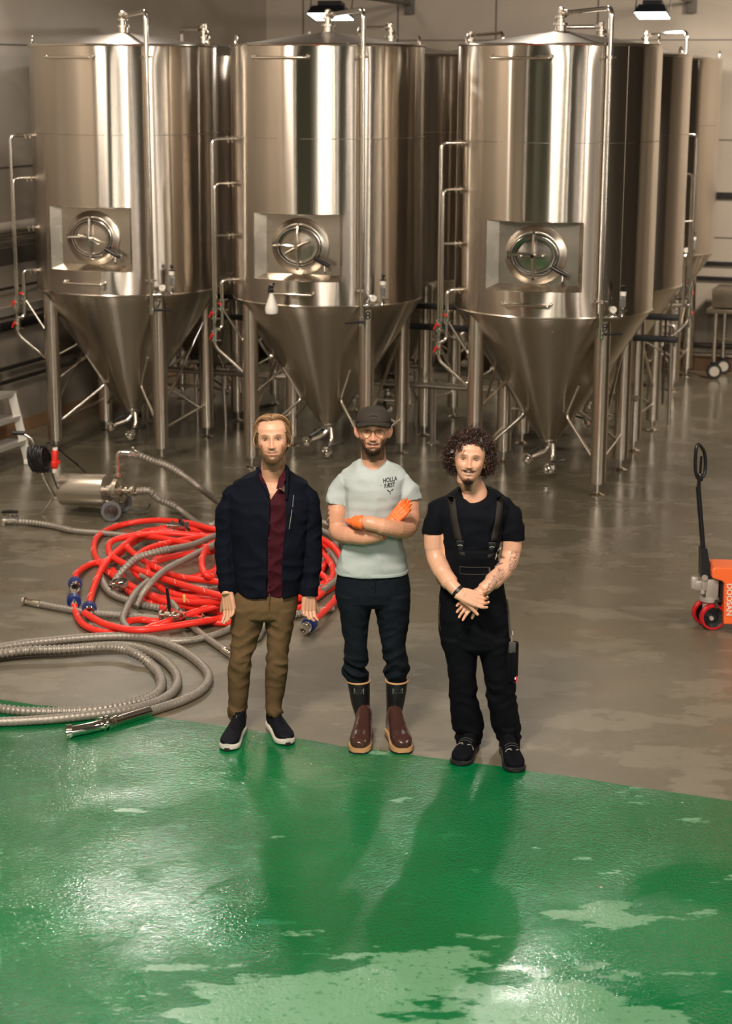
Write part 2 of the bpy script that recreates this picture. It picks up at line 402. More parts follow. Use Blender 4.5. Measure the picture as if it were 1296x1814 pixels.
# ------------------------------------------------------------------ fermentation tanks
TR, TZ0, ZTIP = .85, 1.52, .36
RL, LEG_R = .765, .068
TH = R_(-17.9)
TEXTS = []
def tank_mesh_shell(ztop, hole=True, seed=0):
    # outer skin: fine grid with faint dents so that reflections waver; rectangular opening in front
    mb = MB(); A0, A1 = -29.5, 27.5; Z0, Z1 = 1.735, 2.30
    az = sorted(set([A0, A1] + [a for a in np.arange(-180, 180, 2.) if min(abs(a-A0), abs(a-A1)) > .8]))
    zs = sorted(set([TZ0, Z0, Z1, ztop] + [z for z in np.arange(TZ0+.04, ztop-.02, .075) if min(abs(z-Z0), abs(z-Z1)) > .02]))
    n = len(az); k = len(zs)
    for z in zs:
        for a in az:
            q = Vector((math.sin(R_(a))*1.5, math.cos(R_(a))*1.5, 0))
            w_ = noise.noise(Vector((q.x*2.6+seed*7, q.y*2.6, z*.16)))*.0070 + noise.noise(Vector((q.x*7.5+seed*3, q.y*7.5, z*.2+5)))*.0030
            fade = min(1, (z-TZ0)/.15, (ztop-z)/.12)
            mb.v.append(tuple(pol(a, TR + w_*max(0, fade), z)))
    for i in range(k-1):
        for j in range(n):
            j2 = (j+1) % n
            if hole and zs[i] >= Z0-1e-6 and zs[i+1] <= Z1+1e-6 and az[j] >= A0-1e-6 and az[j2] <= A1+1e-6 and j2 != 0: continue
            mb.f.append((i*n+j, i*n+j2, (i+1)*n+j2, (i+1)*n+j))
    return mb, (A0, A1, Z0, Z1)
def valve_body(mb, p, d, r=.028, L=.07):     # a small three-piece valve body along d
    p = Vector(p); d = Vector(d).normalized()
    for s, rr, l in ((-.5, r*1.25, .012), (.5, r*1.25, .012), (0, r*1.05, .045)):
        c_ = p+d*(s*L); mb.cyl(c_-d*l/2, c_+d*l/2, rr, 12)
    mb.cyl(p-d*L/2, p+d*L/2, r*.8, 12)
def clamp(mb, p, d, r=.034, t=.022):
    p = Vector(p); d = Vector(d).normalized(); mb.cyl(p-d*t/2, p+d*t/2, r, 14)
    o_ = d.orthogonal().normalized(); mb.cyl(p+o_*r*.9, p+o_*(r+.025), .006, 6)

def build_tank(ztop, detail=2, seed=0.):
    g_ = (lambda z: z + (ztop-3.70))
    root = empty('fermentation_tank', (0, 0, 0))
    mb, (A0, A1, Z0, Z1) = tank_mesh_shell(ztop, detail == 2, seed)
    shell = mb.build('shell', MT['brushed_steel'], root, ang=30)
    # rolled edges and weld seams
    mb = MB()
    for z, r, rr in ((ztop, TR-.002, .012), (TZ0, TR-.002, .010)):
        mb = MB(); mb.tube([pol(a, r, z) for a in range(0, 360, 5)], rr, 8, closed=True); mb.build('rim', MT['pipe_steel'], shell)
    mb = MB()
    mb.tube([pol(a, TR+.0005, 2.93) for a in range(0, 360, 4)], .0022, 6, closed=True)
    for a in (-72, 52, 158): mb.tube([pol(a, TR+.0005, z) for z in (TZ0, 2.9, ztop)], .0022, 6)
    mb.build('weld_seam', MT['seam'], shell)
    # roof: a low cone
    mb = MB(); mb.lathe([(TR-.004, ztop-.02), (TR-.006, ztop+.004), (.6, ztop+.035), (.3, ztop+.085), (.09, ztop+.112), (.07, ztop+.12)], 72)
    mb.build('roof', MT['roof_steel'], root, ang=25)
    for a in (-56, 93, 200):
        mb = MB()
        p = pol(a, TR-.03, ztop)
        t_ = Vector((math.cos(R_(a)), math.sin(R_(a)), 0))
        mb.tube(spline([p-t_*.028, p-t_*.03+Vector((0, 0, .05)), p+Vector((0, 0, .085)), p+t_*.03+Vector((0, 0, .05)), p+t_*.028], 5), .009, 8)
        mb.build('lifting_eye', MT['pipe_steel'], root)
    # bottom cone
    mb = MB(); pr = [(TR-.004, TZ0)] + [(.085+(TR-.01-.085)*(i/14.)**.97, ZTIP+(TZ0-.02-ZTIP)*i/14.) for i in range(14, -1, -1)]
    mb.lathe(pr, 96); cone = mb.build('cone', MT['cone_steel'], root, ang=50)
    if detail:
        mb = MB()
        for a in (-18, -2):
            pass
        # faint jacket outline welded on the cone
        rz = lambda z: .085+(TR-.095)*(z-ZTIP)/(TZ0-.02-ZTIP)+.003
        L = [pol(-9, rz(1.40), 1.40), pol(-9, rz(1.27), 1.27), pol(13, rz(1.27), 1.27), pol(13, rz(1.40), 1.40)]
        mb.tube(L, .002, 5, closed=True); mb.build('weld_seam', MT['seam'], cone)
    # legs
    for k, a in enumerate((-45, 45, 135, -135)):
        mb = MB(); c_ = pol(a, RL, 0)
        top = TZ0+.02 if abs(a) < 90 else TZ0
        mb.cyl(c_+Vector((0, 0, .11)), c_+Vector((0, 0, top)), LEG_R, 28); leg = mb.build('leg', MT['leg_steel'], root)
        mb = MB(); mb.cyl(c_+Vector((0, 0, .02)), c_+Vector((0, 0, .125)), .017, 10); mb.lathe([(.065, 0), (.068, .008), (.03, .02), (.02, .03)], 20, c_)
        mb.cyl(c_+Vector((0, 0, .095)), c_+Vector((0, 0, .112)), .04, 16)
        mb.build('foot', MT['pipe_steel'], leg)
    # braces
    L = {k: pol(a, RL, 0) for k, a in (('FL', -45), ('FR', 45), ('BR', 135), ('BL', -135))}
    Z = lambda z: Vector((0, 0, z))
    for a, b in (('FL', 'BL'), ('FR', 'BR')):
        mb = MB(); mb.cyl(L[a]+Z(.42), L[b]+Z(1.18), .014, 10); mb.build('brace', MT['pipe_steel'], root)
        mb = MB(); mb.cyl(L[a]+Z(.27), L[b]+Z(.33), .013, 10); mb.build('brace', MT['pipe_steel'], root)
    mb = MB(); mb.cyl(L['BL']+Z(.50), L['BR']+Z(.50), .014, 10); mb.build('brace', MT['pipe_steel'], root)
    rc = lambda z: .085+(TR-.095)*(z-ZTIP)/(TZ0-.02-ZTIP)
    for a in (-45, 45, 135, -135):
        mb = MB(); s_ = pol(a, RL-.03, .27); e_ = pol(a, rc(.60)+.015, .60)
        mb.tube(elbow([s_, e_, pol(a, rc(.90)+.008, .90)], .06), [.016]*8, 10) if False else mb.tube(elbow([s_, e_, pol(a, rc(.90)+.004, .90)], .05), .014, 10)
        mb.build('brace', MT['pipe_steel'], root)
    if detail == 0: return root
    # bottom outlet
    mb = MB()
    mb.lathe([(.062, ZTIP-.03), (.066, ZTIP-.025), (.066, ZTIP), (.085, ZTIP+.012)], 24)
    mb.cyl((0, 0, ZTIP-.03), (0, 0, ZTIP-.075), .03, 14)
    mb.tube(elbow([(0, 0, ZTIP-.06), (-.03, -.03, ZTIP-.12), (-.13, -.10, ZTIP-.16)], .05), .022, 12)
    mb.tube(elbow([(.03, 0, ZTIP-.05), (.045, -.02, ZTIP-.16), (.04, -.09, ZTIP-.235)], .05), .022, 12)
    mb.build('outlet_pipe', MT['pipe_steel'], root)
    for p, d in (((-.16, -.12, ZTIP-.17), (-.25, -1, -.05)), ((.035, -.13, ZTIP-.245), (-.05, -1, -.1))):
        p = Vector(p); d = Vector(d).normalized()
        q = d.to_track_quat('Z', 'Y').to_matrix().to_4x4()
        mb = MB(); mb.lathe([(.024, -.045), (.024, -.02), (.047, -.018), (.047, .02), (.040, .022), (.036, .008), (.022, .004), (.02, -.01)], 24, p, q)
        mb.lathe([(.012, .0), (.012, .014), (.004, .02)], 10, p, q)
        o_ = mb.build('outlet_fitting', MT['chrome'], root)
        mb = MB(); side = Vector((1, 0, .12)).normalized() if p.x > 0 else Vector((.8, .3, .5)).normalized()
        b0 = p-d*.055+Vector((0, 0, .045)); mb.cyl(b0-Vector((0, 0, .045)), b0, .010, 8)
        mb.tube([b0, b0+side*.05, b0+side*.13+Vector((0, 0, .01))], [.011, .009, .012], 8, ell=1.5); mb.build('valve_handle', MT['black_paint'], o_)
    # top valve cluster with the cleaning downpipe in front
    zt = ztop+.115
    mb = MB(); mb.lathe([(.045, zt-.02), (.045, zt+.05), (.062, zt+.052), (.062, zt+.07), (.03, zt+.075), (.03, zt+.11), (.05, zt+.112), (.05, zt+.125), (.026, zt+.13), (.026, zt+.19), (.012, zt+.2)], 20)
    mb.cyl((0, 0, zt+.15), (.06, -.02, zt+.15), .028, 12); mb.cyl((-.05, .03, zt+.10), (.0, 0, zt+.10), .014, 8)
    mb.cyl((.0, -.04, zt+.165), (.0, .05, zt+.165), .016, 8)
    mb.build('top_valve', MT['chrome'] if False else MT['dull_steel'], root)
    pa, pr_ = 38, TR+.055
    top = pol(pa, pr_, zt+.155)
    mb = MB(); mb.tube(elbow([(.04, -.015, zt+.15), top+Vector((0, 0, .01)), pol(pa, pr_, 1.42)], .07, 7), .0205, 14)
    dp = mb.build('downpipe', MT['pipe_steel'], root)
    for z in (3.60, 1.66):
        mb = MB()
        mb.cyl(pol(pa, TR-.01, z), pol(pa, pr_+.0, z), .008, 8)
        c_ = pol(pa, pr_, z); t_ = Vector((math.cos(R_(pa)), math.sin(R_(pa)), 0)); mb.cyl(c_-t_*.05, c_+t_*.05, .007, 8)
        mb.cyl(c_-Z(.012), c_+Z(.012), .027, 14)
        mb.build('pipe_clamp', MT['dull_steel'], dp)
    # valve with a flat black handle at the foot of the downpipe, crossbar to the gauge and the air lock
    p = pol(pa, pr_, 1.40); t_ = Vector((math.cos(R_(pa)), math.sin(R_(pa)), 0)); rad = pol(pa, 1, 0)
    mb = MB(); valve_body(mb, p, (0, 0, 1), .026, .07); mb.cyl(p, p+rad*.05, .012, 8)
    vb = mb.build('valve_body', MT['chrome'], root)
    mb = MB(); h0 = p+rad*.05; sg = -1 if (detail == 2 and int(seed) == 1) else 1; mb.tube([h0, h0+t_*.03*sg+Z(.0), h0+t_*.17*sg-Z(.004)], [.011, .012, .009], 8, ell=.55)
    mb.build('valve_handle', MT['black_paint'], vb)
    gz = 1.535
    a_ = pol(pa, pr_, gz); b_ = pol(49, TR+.095, gz); mb = MB()
    mb.tube(elbow([a_, pol(44, TR+.085, gz), b_, b_+Z(.055)], .03), .016, 12)
    clamp(mb, pol(45, TR+.088, gz), t_, .026, .014); clamp(mb, a_+t_*.03, t_, .028, .016); clamp(mb, b_+Z(.05), (0, 0, 1), .026, .014)
    mb.cyl(pol(44, TR+.085, gz), pol(44, TR+.02, gz), .014, 8)
    mb.build('gauge_manifold', MT['chrome'], root)
    gc_ = pol(43.5, TR+.085, gz+.062); q = pol(43.5-18, 1, 0).to_track_quat('Z', 'Y').to_matrix().to_4x4()
    mb = MB(); mb.lathe([(.030, -.014), (.034, .0), (.034, .014), (.030, .017), (.028, .012)], 24, gc_, q); mb.cyl(gc_-Z(.04), gc_-Z(.065), .008, 8)
    gg = mb.build('pressure_gauge', MT['chrome'], root)
    mb = MB(); mb.lathe([(.0275, .011), (.0275, .0135)], 24, gc_, q); dl = mb.build('dial', MT['white_plastic'], gg)
    mb = MB(); mb.box((0, 0, 0), (.003, .022, .001)); 
    mb.v = [tuple((Matrix.Translation(gc_+pol(25.5, .0155, 0)) @ q @ Matrix.Rotation(.7, 4, 'Z')) @ (Vector(v)+Vector((0, .008, 0)))) for v in mb.v]
    mb.build('needle', MT['black_paint'], gg)
    mb = MB(); ab = b_+Z(.06); mb.lathe([(.012, 0), (.014, .015), (.024, .02), (.024, .11), (.026, .112)], 20, ab); al = mb.build('air_lock', MT['clear_plastic'], root)
    mb = MB(); mb.lathe([(.0125, .02), (.0125, .085)], 12, ab); mb.lathe([(.026, .112), (.027, .145), (.014, .15)], 16, ab); mb.build('float', MT['white_plastic'], al)
    mb = MB(); mb.lathe([(.03, .15), (.03, .158)], 16, ab); mb.cyl(ab+Z(.158), ab+Z(.175), .006, 8); mb.sph(ab+Z(.188), .018, 12, 8); mb.build('stopper', MT['black_paint'], al)
    # handles
    for nm, a0, a1, z, off in (('upper_handle', -27, 8, 3.605, .055), ('lower_handle', -17, 11, 1.635, .05)):
        pa_, pb_ = pol(a0, TR-.005, z), pol(a1, TR-.005, z)
        mb = MB(); mb.tube(elbow([pa_, pol(a0+1, TR+off, z-.012), pol(a1-1, TR+off, z-.012), pb_], .02, 4), .0105, 10)
        for p_ in (pa_, pb_): mb.sph(p_, .018, 10, 6)
        mb.build(nm, MT['pipe_steel'], root)
    # level and fill pipes on the side
    A = -53
    ro, ri = TR+.205, TR+.135
    mb = MB()
    mb.tube(elbow([pol(A, TR-.01, 2.91), pol(A, ro, 2.91), pol(A, ro, 1.10), pol(A+3, RL+.03, .86)], .055, 6), .0155, 12)
    mb.tube(elbow([pol(A, TR-.01, 2.53), pol(A+2.3, ro-.004, 2.53), pol(A+2.3, ro-.004, 1.44)], .055, 6), .0125, 12)
    for z in (2.91, 2.53, 2.08, 1.69):
        s_ = pol(A, 1, 0); clamp(mb, pol(A, TR+.03, z), s_, .025, .012); clamp(mb, pol(A, TR+.07, z), s_, .025, .012)
    mb.cyl(pol(A, TR-.01, 2.08), pol(A, ro, 2.08), .011, 8)
    lp = mb.build('level_pipe', MT['pipe_steel'], root)
    mb = MB(); mb.tube(elbow([pol(A, TR-.01, 1.69), pol(A, ri, 1.69), pol(A, ri, 1.27), pol(A, ro, 1.25), pol(A, ro, 1.31)], .045, 6), .0155, 12)
    mb.tube([pol(A, ri+.01, 1.46), pol(A+6, RL+.05, 1.14)], .011, 8)
    mb.build('fill_pipe', MT['pipe_steel'], root)
    for r, z in ((ri, 1.47), (ro, 1.395), (ro, 1.20)):
        p = pol(A, r, z); f_ = pol(A+70, 1, 0)
        mb = MB(); valve_body(mb, p, (0, 0, 1), .026, .075); mb.cyl(p, p+f_*.045, .010, 8); clamp(mb, p+Z(.045), (0, 0, 1), .030, .012); clamp(mb, p-Z(.045), (0, 0, 1), .030, .012)
        vb = mb.build('valve_body', MT['chrome'], root)
        mb = MB(); h0 = p+f_*.045; mb.tube([h0, h0+Vector((-.02, 0, .02)), h0+Vector((-.045, 0, -.03 if r == ro else .01))], [.008, .009, .007], 8, ell=1.8)
        mb.build('valve_handle', MT['red_plastic'], vb)
    # thermometer pocket on the side of the cone
    s_ = pol(-80, rc(1.0)*.99, .96); mb = MB(); mb.tube([s_, s_+pol(-70, .26, -.14)], .009, 8); mb.cyl(s_, s_+pol(-70, .03, 0), .022, 10); mb.build('probe', MT['pipe_steel'], root)
    s_ = pol(-60, rc(.86), .86); mb = MB(); mb.tube([s_, pol(-45, RL-.06, .70)], .010, 8); mb.cyl(s_, s_.lerp(pol(-45, RL-.06, .70), .18), .02, 10); mb.build('probe', MT['pipe_steel'], root)
    if detail < 2: return root
    # recessed access panel
    yb = -.700
    def onc(a, z): return pol(a, TR, z)
    x0, x1 = -.318, .352; zb0, zb1 = Z0+.045, Z1-.008
    def frame_face(a0, z0, a1, z1, q0, q1):   # strip from the curved opening edge to the flat plate edge
        n_ = 14; vs = []; fs = []
        for i in range(n_+1):
            t = i/n_; vs.append(onc(a0+(a1-a0)*t, z0+(z1-z0)*t)); vs.append(Vector(q0).lerp(Vector(q1), t))
        fs = [(2*i, 2*i+1, 2*i+3, 2*i+2) for i in range(n_)]
        return vs, fs
    mb = MB()
    for args in ((A0, Z0, A1, Z0, (x0, yb, zb0), (x1, yb, zb0)), (A0, Z1, A1, Z1, (x0, yb, zb1), (x1, yb, zb1)),
                 (A0, Z0, A0, Z1, (x0, yb, zb0), (x0, yb, zb1)), (A1, Z0, A1, Z1, (x1, yb, zb0), (x1, yb, zb1))):
        mb.add(*frame_face(*args))
    mb.add([(x0, yb, zb0), (x1, yb, zb0), (x1, yb, zb1), (x0, yb, zb1)], [(0, 1, 2, 3)])
    panel = mb.build('recessed_panel', MT['panel_steel'], root, ang=20)
    mb = MB(); pts_ = [onc(A0+(A1-A0)*t/12, Z0) for t in range(13)] + [onc(A1+(A0-A1)*t/12, Z1) for t in range(13)]
    mb.tube(pts_, .004, 6, closed=True); mb.build('weld_seam', MT['pipe_steel'], panel)
    # manway: ring, oval hatch with black gasket, cross handle
    mc = Vector((-.005, yb, 2.02)); q = Matrix.Rotation(R_(90), 4, 'X')     # local z -> -y
    mb = MB(); mb.lathe([(.262, -.002), (.262, .008), (.256, .014), (.222, .020), (.214, .034), (.206, .036), (.19, .034)], 56, mc, q @ Matrix.Diagonal((1, .93, 1, 1)), cap=False)
    ring = mb.build('manway_ring', MT['panel_steel'], root, ang=60)
    E2 = q @ Matrix.Diagonal((.99, .82, 1, 1)); hc = mc+Vector((-.005, -.020, 0))
    mb = MB(); mb.lathe([(.208, .0), (.213, .006), (.213, .014), (.206, .019)], 56, hc, E2); mb.build('gasket', MT['black_rubber'], root)
    mb = MB(); mb.lathe([(.200, .010), (.203, .020), (.196, .024), (.185, .018), (.14, .022), (.08, .027), (.002, .030)], 56, hc, E2); hatch = mb.build('hatch', MT['hatch_steel'], root, ang=70)
    mb = MB(); f = Vector((0, -1, 0)); h = hc + f*.048
    mb.tube([h+Vector((0, 0, .185)), h+Vector((0, -.015, .06)), h+Vector((0, -.015, -.06)), h+Vector((.005, 0, -.19))], [.011, .013, .013, .010], 8)
    for dz in (.185, -.19): mb.cyl(h+Vector((0, .03, dz)), h+Vector((0, -.012, dz)), .012, 8)
    mb.build('clamp_bar', MT['pipe_steel'], hatch)
    mb = MB(); ky = h+f*.03
    mb.cyl(h+Vector((0, .02, 0)), ky+f*.02, .017, 12)
    s1 = {0: (-.09, .03, .10, -.045), 1: (-.10, -.055, .09, .045), 2: (-.10, 0, .08, .005)}[int(seed) % 3]
    mb.tube([ky+Vector((s1[0], 0, s1[1])), ky, ky+Vector((s1[2], 0, s1[3]))], [.008, .012, .008], 8); mb.sph(ky+Vector((s1[0], 0, s1[1])), .012, 8, 6); mb.sph(ky+Vector((s1[2], 0, s1[3])), .012, 8, 6)
    mb.tube([h+Vector((-.225, .015, .002)), h+Vector((-.10, -.004, .01)), h], [.015, .010, .012], 8); mb.cyl(h+Vector((-.225, .015, -.035)), h+Vector((-.225, .015, .035)), .014, 10)
    mb.build('cross_handle', MT['chrome'], hatch)
    # sampling cock with black lever
    sp = Vector((.235, yb, 1.86)); mb = MB(); mb.cyl(sp, sp+f*.07, .018, 12); mb.cyl(sp+f*.07+Vector((0, 0, .03)), sp+f*.075-Vector((0, 0, .04)), .014, 10); mb.lathe([(.022, 0), (.022, .012)], 12, sp+f*.075-Vector((0, 0, .055)))
    sk = mb.build('sampling_cock', MT['chrome'], root)
    mb = MB(); hh = sp+f*.085+Vector((0, 0, .03)); mb.tube([hh+Vector((.05, 0, -.022)), hh, hh+Vector((-.09, -.004, .045))], [.017, .021, .018], 10); mb.build('valve_handle', MT['black_paint'], sk)
    return root

m = mat('clear_plastic', (.9, .9, .88), .06); m.node_tree.nodes['Principled BSDF'].inputs['Transmission Weight'].default_value = .85
m = mat('panel_steel', (.6, .55, .48), .3, 1.); noise_mix(m, (.50, .45, .385), (.62, .565, .49), 3, 3, rough=(.22, .34))
m = mat('hatch_steel', (.62, .57, .5), .16, 1.); noise_mix(m, (.5, .45, .39), (.72, .67, .6), 5, 3, .4, .6, bump=.25, rough=(.08, .3))

T = [Vector((-2.236, 17.229, 0)), Vector((-.352, 16.5075, 0)), Vector((1.607, 15.80, 0))]
OFF = Vector((.573, 1.9, 0)); G1 = 'conical steel tanks of the first row'; G2 = 'steel tanks standing behind the first row'
labs = ['conical steel tank numbered 7, nearest the white side wall', 'conical steel tank numbered 8, standing behind the man in the cap', 'conical steel tank numbered 9, beside the open floor']
tanks = []
for i in range(3):
    r = build_tank(3.70, 2, float(i)); r.location = T[i]; r.rotation_euler[2] = TH; tag(r, labs[i], 'tank', G1); tanks.append(r)
    # the black digit on the front leg
    me = text_mesh('789'[i], .10, off=.006); rr = LEG_R+.0055
    for v in me.vertices:
        x, y, z = v.co; a = x/rr; v.co = Vector((rr*math.sin(a)*1.0, -rr*math.cos(a)-z, y))
    o = bpy.data.objects.new('number', me); C.objects.link(o); me.materials.append(MT['black_paint'])
    o.parent = r; o.location = pol(45, RL, 1.432); o.rotation_euler = (0, 0, R_(18+9))
b2 = build_tank(3.64, 1, 3.); 
B2 = [T[2]+OFF, T[1]+OFF, T[0]+OFF]
l2 = ['conical steel tank half hidden directly behind the numeral nine tank', 'dark sided steel tank between and behind the numeral eight and nine tanks', 'dark steel tank showing in the gap between the numeral seven and eight tanks']
B3 = [Vector((3.10, 21.1, 0)), Vector((1.18, 21.8, 0)), Vector((-.7, 22.45, 0))]
l3 = ['rearmost steel tank, next to the wheeled steel table', 'rear steel tank hidden behind the roof of the numeral nine tank', 'rear steel tank hidden behind the roof of the numeral eight tank']
for i, (p, l) in enumerate(zip(B2+B3, l2+l3)):
    r = b2 if i == 0 else copy_tree(b2)
    r.location = p; r.rotation_euler[2] = TH + (PI if i < 3 else 0); tag(r, l, 'tank', G2 if i < 3 else 'steel tanks of the far row')
# ------------------------------------------------------------------ people: tools
def fuse(name, mb, voxel, material, parent, smooth=3, fac=.5, post=None, colour=None, carve=None):
    """joins overlapping lofts into one continuous skin, relaxes it and colours it by place"""
    me = bpy.data.meshes.new('t'); me.from_pydata(mb.v, [], mb.f)
    bm = bmesh.new(); bm.from_mesh(me); bmesh.ops.recalc_face_normals(bm, faces=bm.faces); bm.to_mesh(me); bm.free()
    o = bpy.data.objects.new('t', me); C.objects.link(o)
    md = o.modifiers.new('r', 'REMESH'); md.mode = 'VOXEL'; md.voxel_size = voxel; md.use_smooth_shade = True
    if smooth:
        md = o.modifiers.new('s', 'SMOOTH'); md.factor = fac; md.iterations = smooth
    cuts = []
    for k, c_ in enumerate(carve or []):
        cm = bpy.data.meshes.new('c'); cm.from_pydata(c_.v, [], c_.f)
        bm = bmesh.new(); bm.from_mesh(cm); bmesh.ops.recalc_face_normals(bm, faces=bm.faces); bm.to_mesh(cm); bm.free()
        co = bpy.data.objects.new('c', cm); C.objects.link(co); cuts.append(co)
        md = o.modifiers.new('b%d' % k, 'BOOLEAN'); md.operation = 'DIFFERENCE'; md.solver = 'EXACT'; md.object = co
    bpy.context.view_layer.update()
    dg = bpy.context.evaluated_depsgraph_get(); nm = bpy.data.meshes.new_from_object(o.evaluated_get(dg))
    bpy.data.objects.remove(o)
    for co in cuts: bpy.data.objects.remove(co)
    n = len(nm.vertices); co = np.empty(n*3, np.float32); nm.vertices.foreach_get('co', co); co = co.reshape(-1, 3)
    if post is not None:
        no = np.empty(n*3, np.float32); nm.vertices.foreach_get('normal', no); no = no.reshape(-1, 3)
        co = post(co, no); nm.vertices.foreach_set('co', co.astype(np.float32).ravel())
    if colour is not None:
        no = np.empty(n*3, np.float32); nm.vertices.foreach_get('normal', no)
        col = colour(co, no.reshape(-1, 3)); a = nm.color_attributes.new('Col', 'FLOAT_COLOR', 'POINT')
        a.data.foreach_set('color', np.concatenate([col, np.ones((n, 1))], 1).astype(np.float32).ravel())
    nm.name = name; nm.materials.clear(); nm.materials.append(material)
    nm.polygons.foreach_set('use_smooth', [True]*len(nm.polygons))
    if carve:
        try: nm.set_sharp_from_angle(angle=R_(50))
        except Exception: pass
    nm.update()
    ob = bpy.data.objects.new(name, nm); C.objects.link(ob); ob.parent = parent
    if parent is not None: ob.matrix_parent_inverse = parent.matrix_basis.inverted()
    return ob
def nfield(co, sx, sy, sz, off=0.):
    return np.array([noise.noise(Vector((c[0]*sx+off, c[1]*sy, c[2]*sz))) for c in co])
def folds(amp, fx, fy, fz, off=0., amp2=0., f2=60):
    def f(co, no):
        a = nfield(co, fx, fy, fz, off); r = 1-2*np.abs(a)           # ridged: long soft creases
        d = amp*(r-.6)
        if amp2: d = d + amp2*nfield(co, f2, f2, f2, off+9)
        return co + no*d[:, None]
    return f
def rows(mb, Y, rs, n=36, pw=2.2):          # rs: (y_px, xl_px, xr_px, half_depth, dY)
    secs = []
    for r in rs:
        y, xl, xr, hd = r[:4]; dY = r[4] if len(r) > 4 else 0.
        a = at(xl, y, Y+dY); b = at(xr, y, Y+dY); secs.append(((a.x+b.x)/2, Y+dY, (a.z+b.z)/2, (b.x-a.x)/2, hd, pw))
    mb.loft(secs, n); return secs
def sm(x, a, b):
    t = np.clip((x-a)/(b-a), 0, 1); return t*t*(3-2*t)

HT = np.array([-1, -.96, -.88, -.75, -.55, -.3, -.05, .2, .45, .68, .86, .96, 1.])
HA = np.array([.004, .022, .034, .046, .0585, .0685, .0735, .0765, .0775, .071, .053, .030, .003])
HF = np.array([.052, .066, .080, .086, .087, .086, .085, .087, .0865, .076, .055, .030, .003])
HB = np.array([-.030, -.022, .0, .03, .058, .080, .093, .101, .100, .086, .060, .033, .003])
HZ = .118
def face_d(x, z, P):                         # relief of the face: displacement towards the viewer (metres)
    g = lambda cx, sx, cz, sz: np.exp(-((np.abs(x)-cx)/sx)**2-((z-cz)/sz)**2)
    ramp = sm(-z, -.016, .034)*(1-sm(-z, .038, .049))
    d = .024*np.exp(-(x/(.0075+.004*sm(-z, 0, .035)))**2)*ramp + .006*np.exp(-(x/.008)**2)*sm(z, -.03, 0)*(1-sm(z, .008, .03))
    d += .0085*g(.0125, .0065, -.037, .0075)
    d -= .0125*g(.031, .0165, .000, .0115)
    d += .0045*g(.028, .020, .0215, .0075)
    d += P.get('cheek', .004)*g(.044, .018, -.030, .017)
    d += .005*np.exp(-(x/.028)**2-((z+.064)/.022)**2)
    d += .0035*np.exp(-(x/.020)**2-((z+.0585)/.0035)**2) + .0045*np.exp(-(x/.018)**2-((z+.0705)/.0045)**2)
    d -= .004*np.exp(-(x/P.get('mw', .024))**2-((z+.0645-P.get('smile', 0)*x*x)/.0022)**2)
    d -= .0045*np.exp(-(x/.02)**2-((z+.081)/.005)**2)
    d += .006*np.exp(-(x/.018)**2-((z+.100)/.012)**2)
    return d
def front_y(x, z, P):                        # depth (local y) of the face surface at x, z
    t = np.clip(z/HZ, -1, 1); a = np.interp(t, HT, HA); f = np.interp(t, HT, HF)
    s = np.clip(np.abs(x)/a, 0, .999); return -(f*(1-s**2.3)**(1/2.3)) - face_d(x, z, P)
def squash(z): return z if z < .035 else .035+(z-.035)*.84
def head_mb(mb, M_, P, n=112, k=96):
    vs = []
    for i in range(k+1):
        t = -math.cos(PI*i/k); z = t*HZ; a, f, b_ = (np.interp(t, HT, q) for q in (HA, HF, HB))
        for j in range(n):
            th = 2*PI*j/n; c_, s_ = math.cos(th), math.sin(th); pw = 2.3 if s_ < 0 else 2.05
            x = a*math.copysign(abs(c_)**(2/pw), c_)
            if s_ < 0: y = -f*abs(s_)**(2/pw)
            else: y = b_*abs(s_)**(2/pw)
            if s_ < 0:
                w_ = min(1, abs(s_)*1.8); y -= float(face_d(np.float64(x), np.float64(z), P))*w_
            vs.append(M_ @ Vector((x, y, squash(z))))
    fs = [(i*n+j, i*n+(j+1) % n, (i+1)*n+(j+1) % n, (i+1)*n+j) for i in range(k) for j in range(n)]
    fs.append(tuple(range(n-1, -1, -1))); fs.append(tuple(k*n+j for j in range(n)))
    mb.add(vs, fs)
    for s in (-1, 1):                        # ears
        pts = [(s*.0745, .006, .002), (s*.086, .014, .008), (s*.089, .018, -.008), (s*.083, .012, -.030), (s*.070, .004, -.040)]
        mb.tube([M_ @ Vector(p) for p in spline(pts, 3)], [.0065]*13, 8, ell=1.)
        mb.sph(M_ @ Vector((s*.077, .008, -.016)), .016*M_.to_scale().x, 12, 8, (.42, .8, 1.5), M_.to_quaternion().to_matrix().to_4x4())
def ell_noise(x, y, z, f): return noise.noise(Vector((x*f, y*f, z*f)))
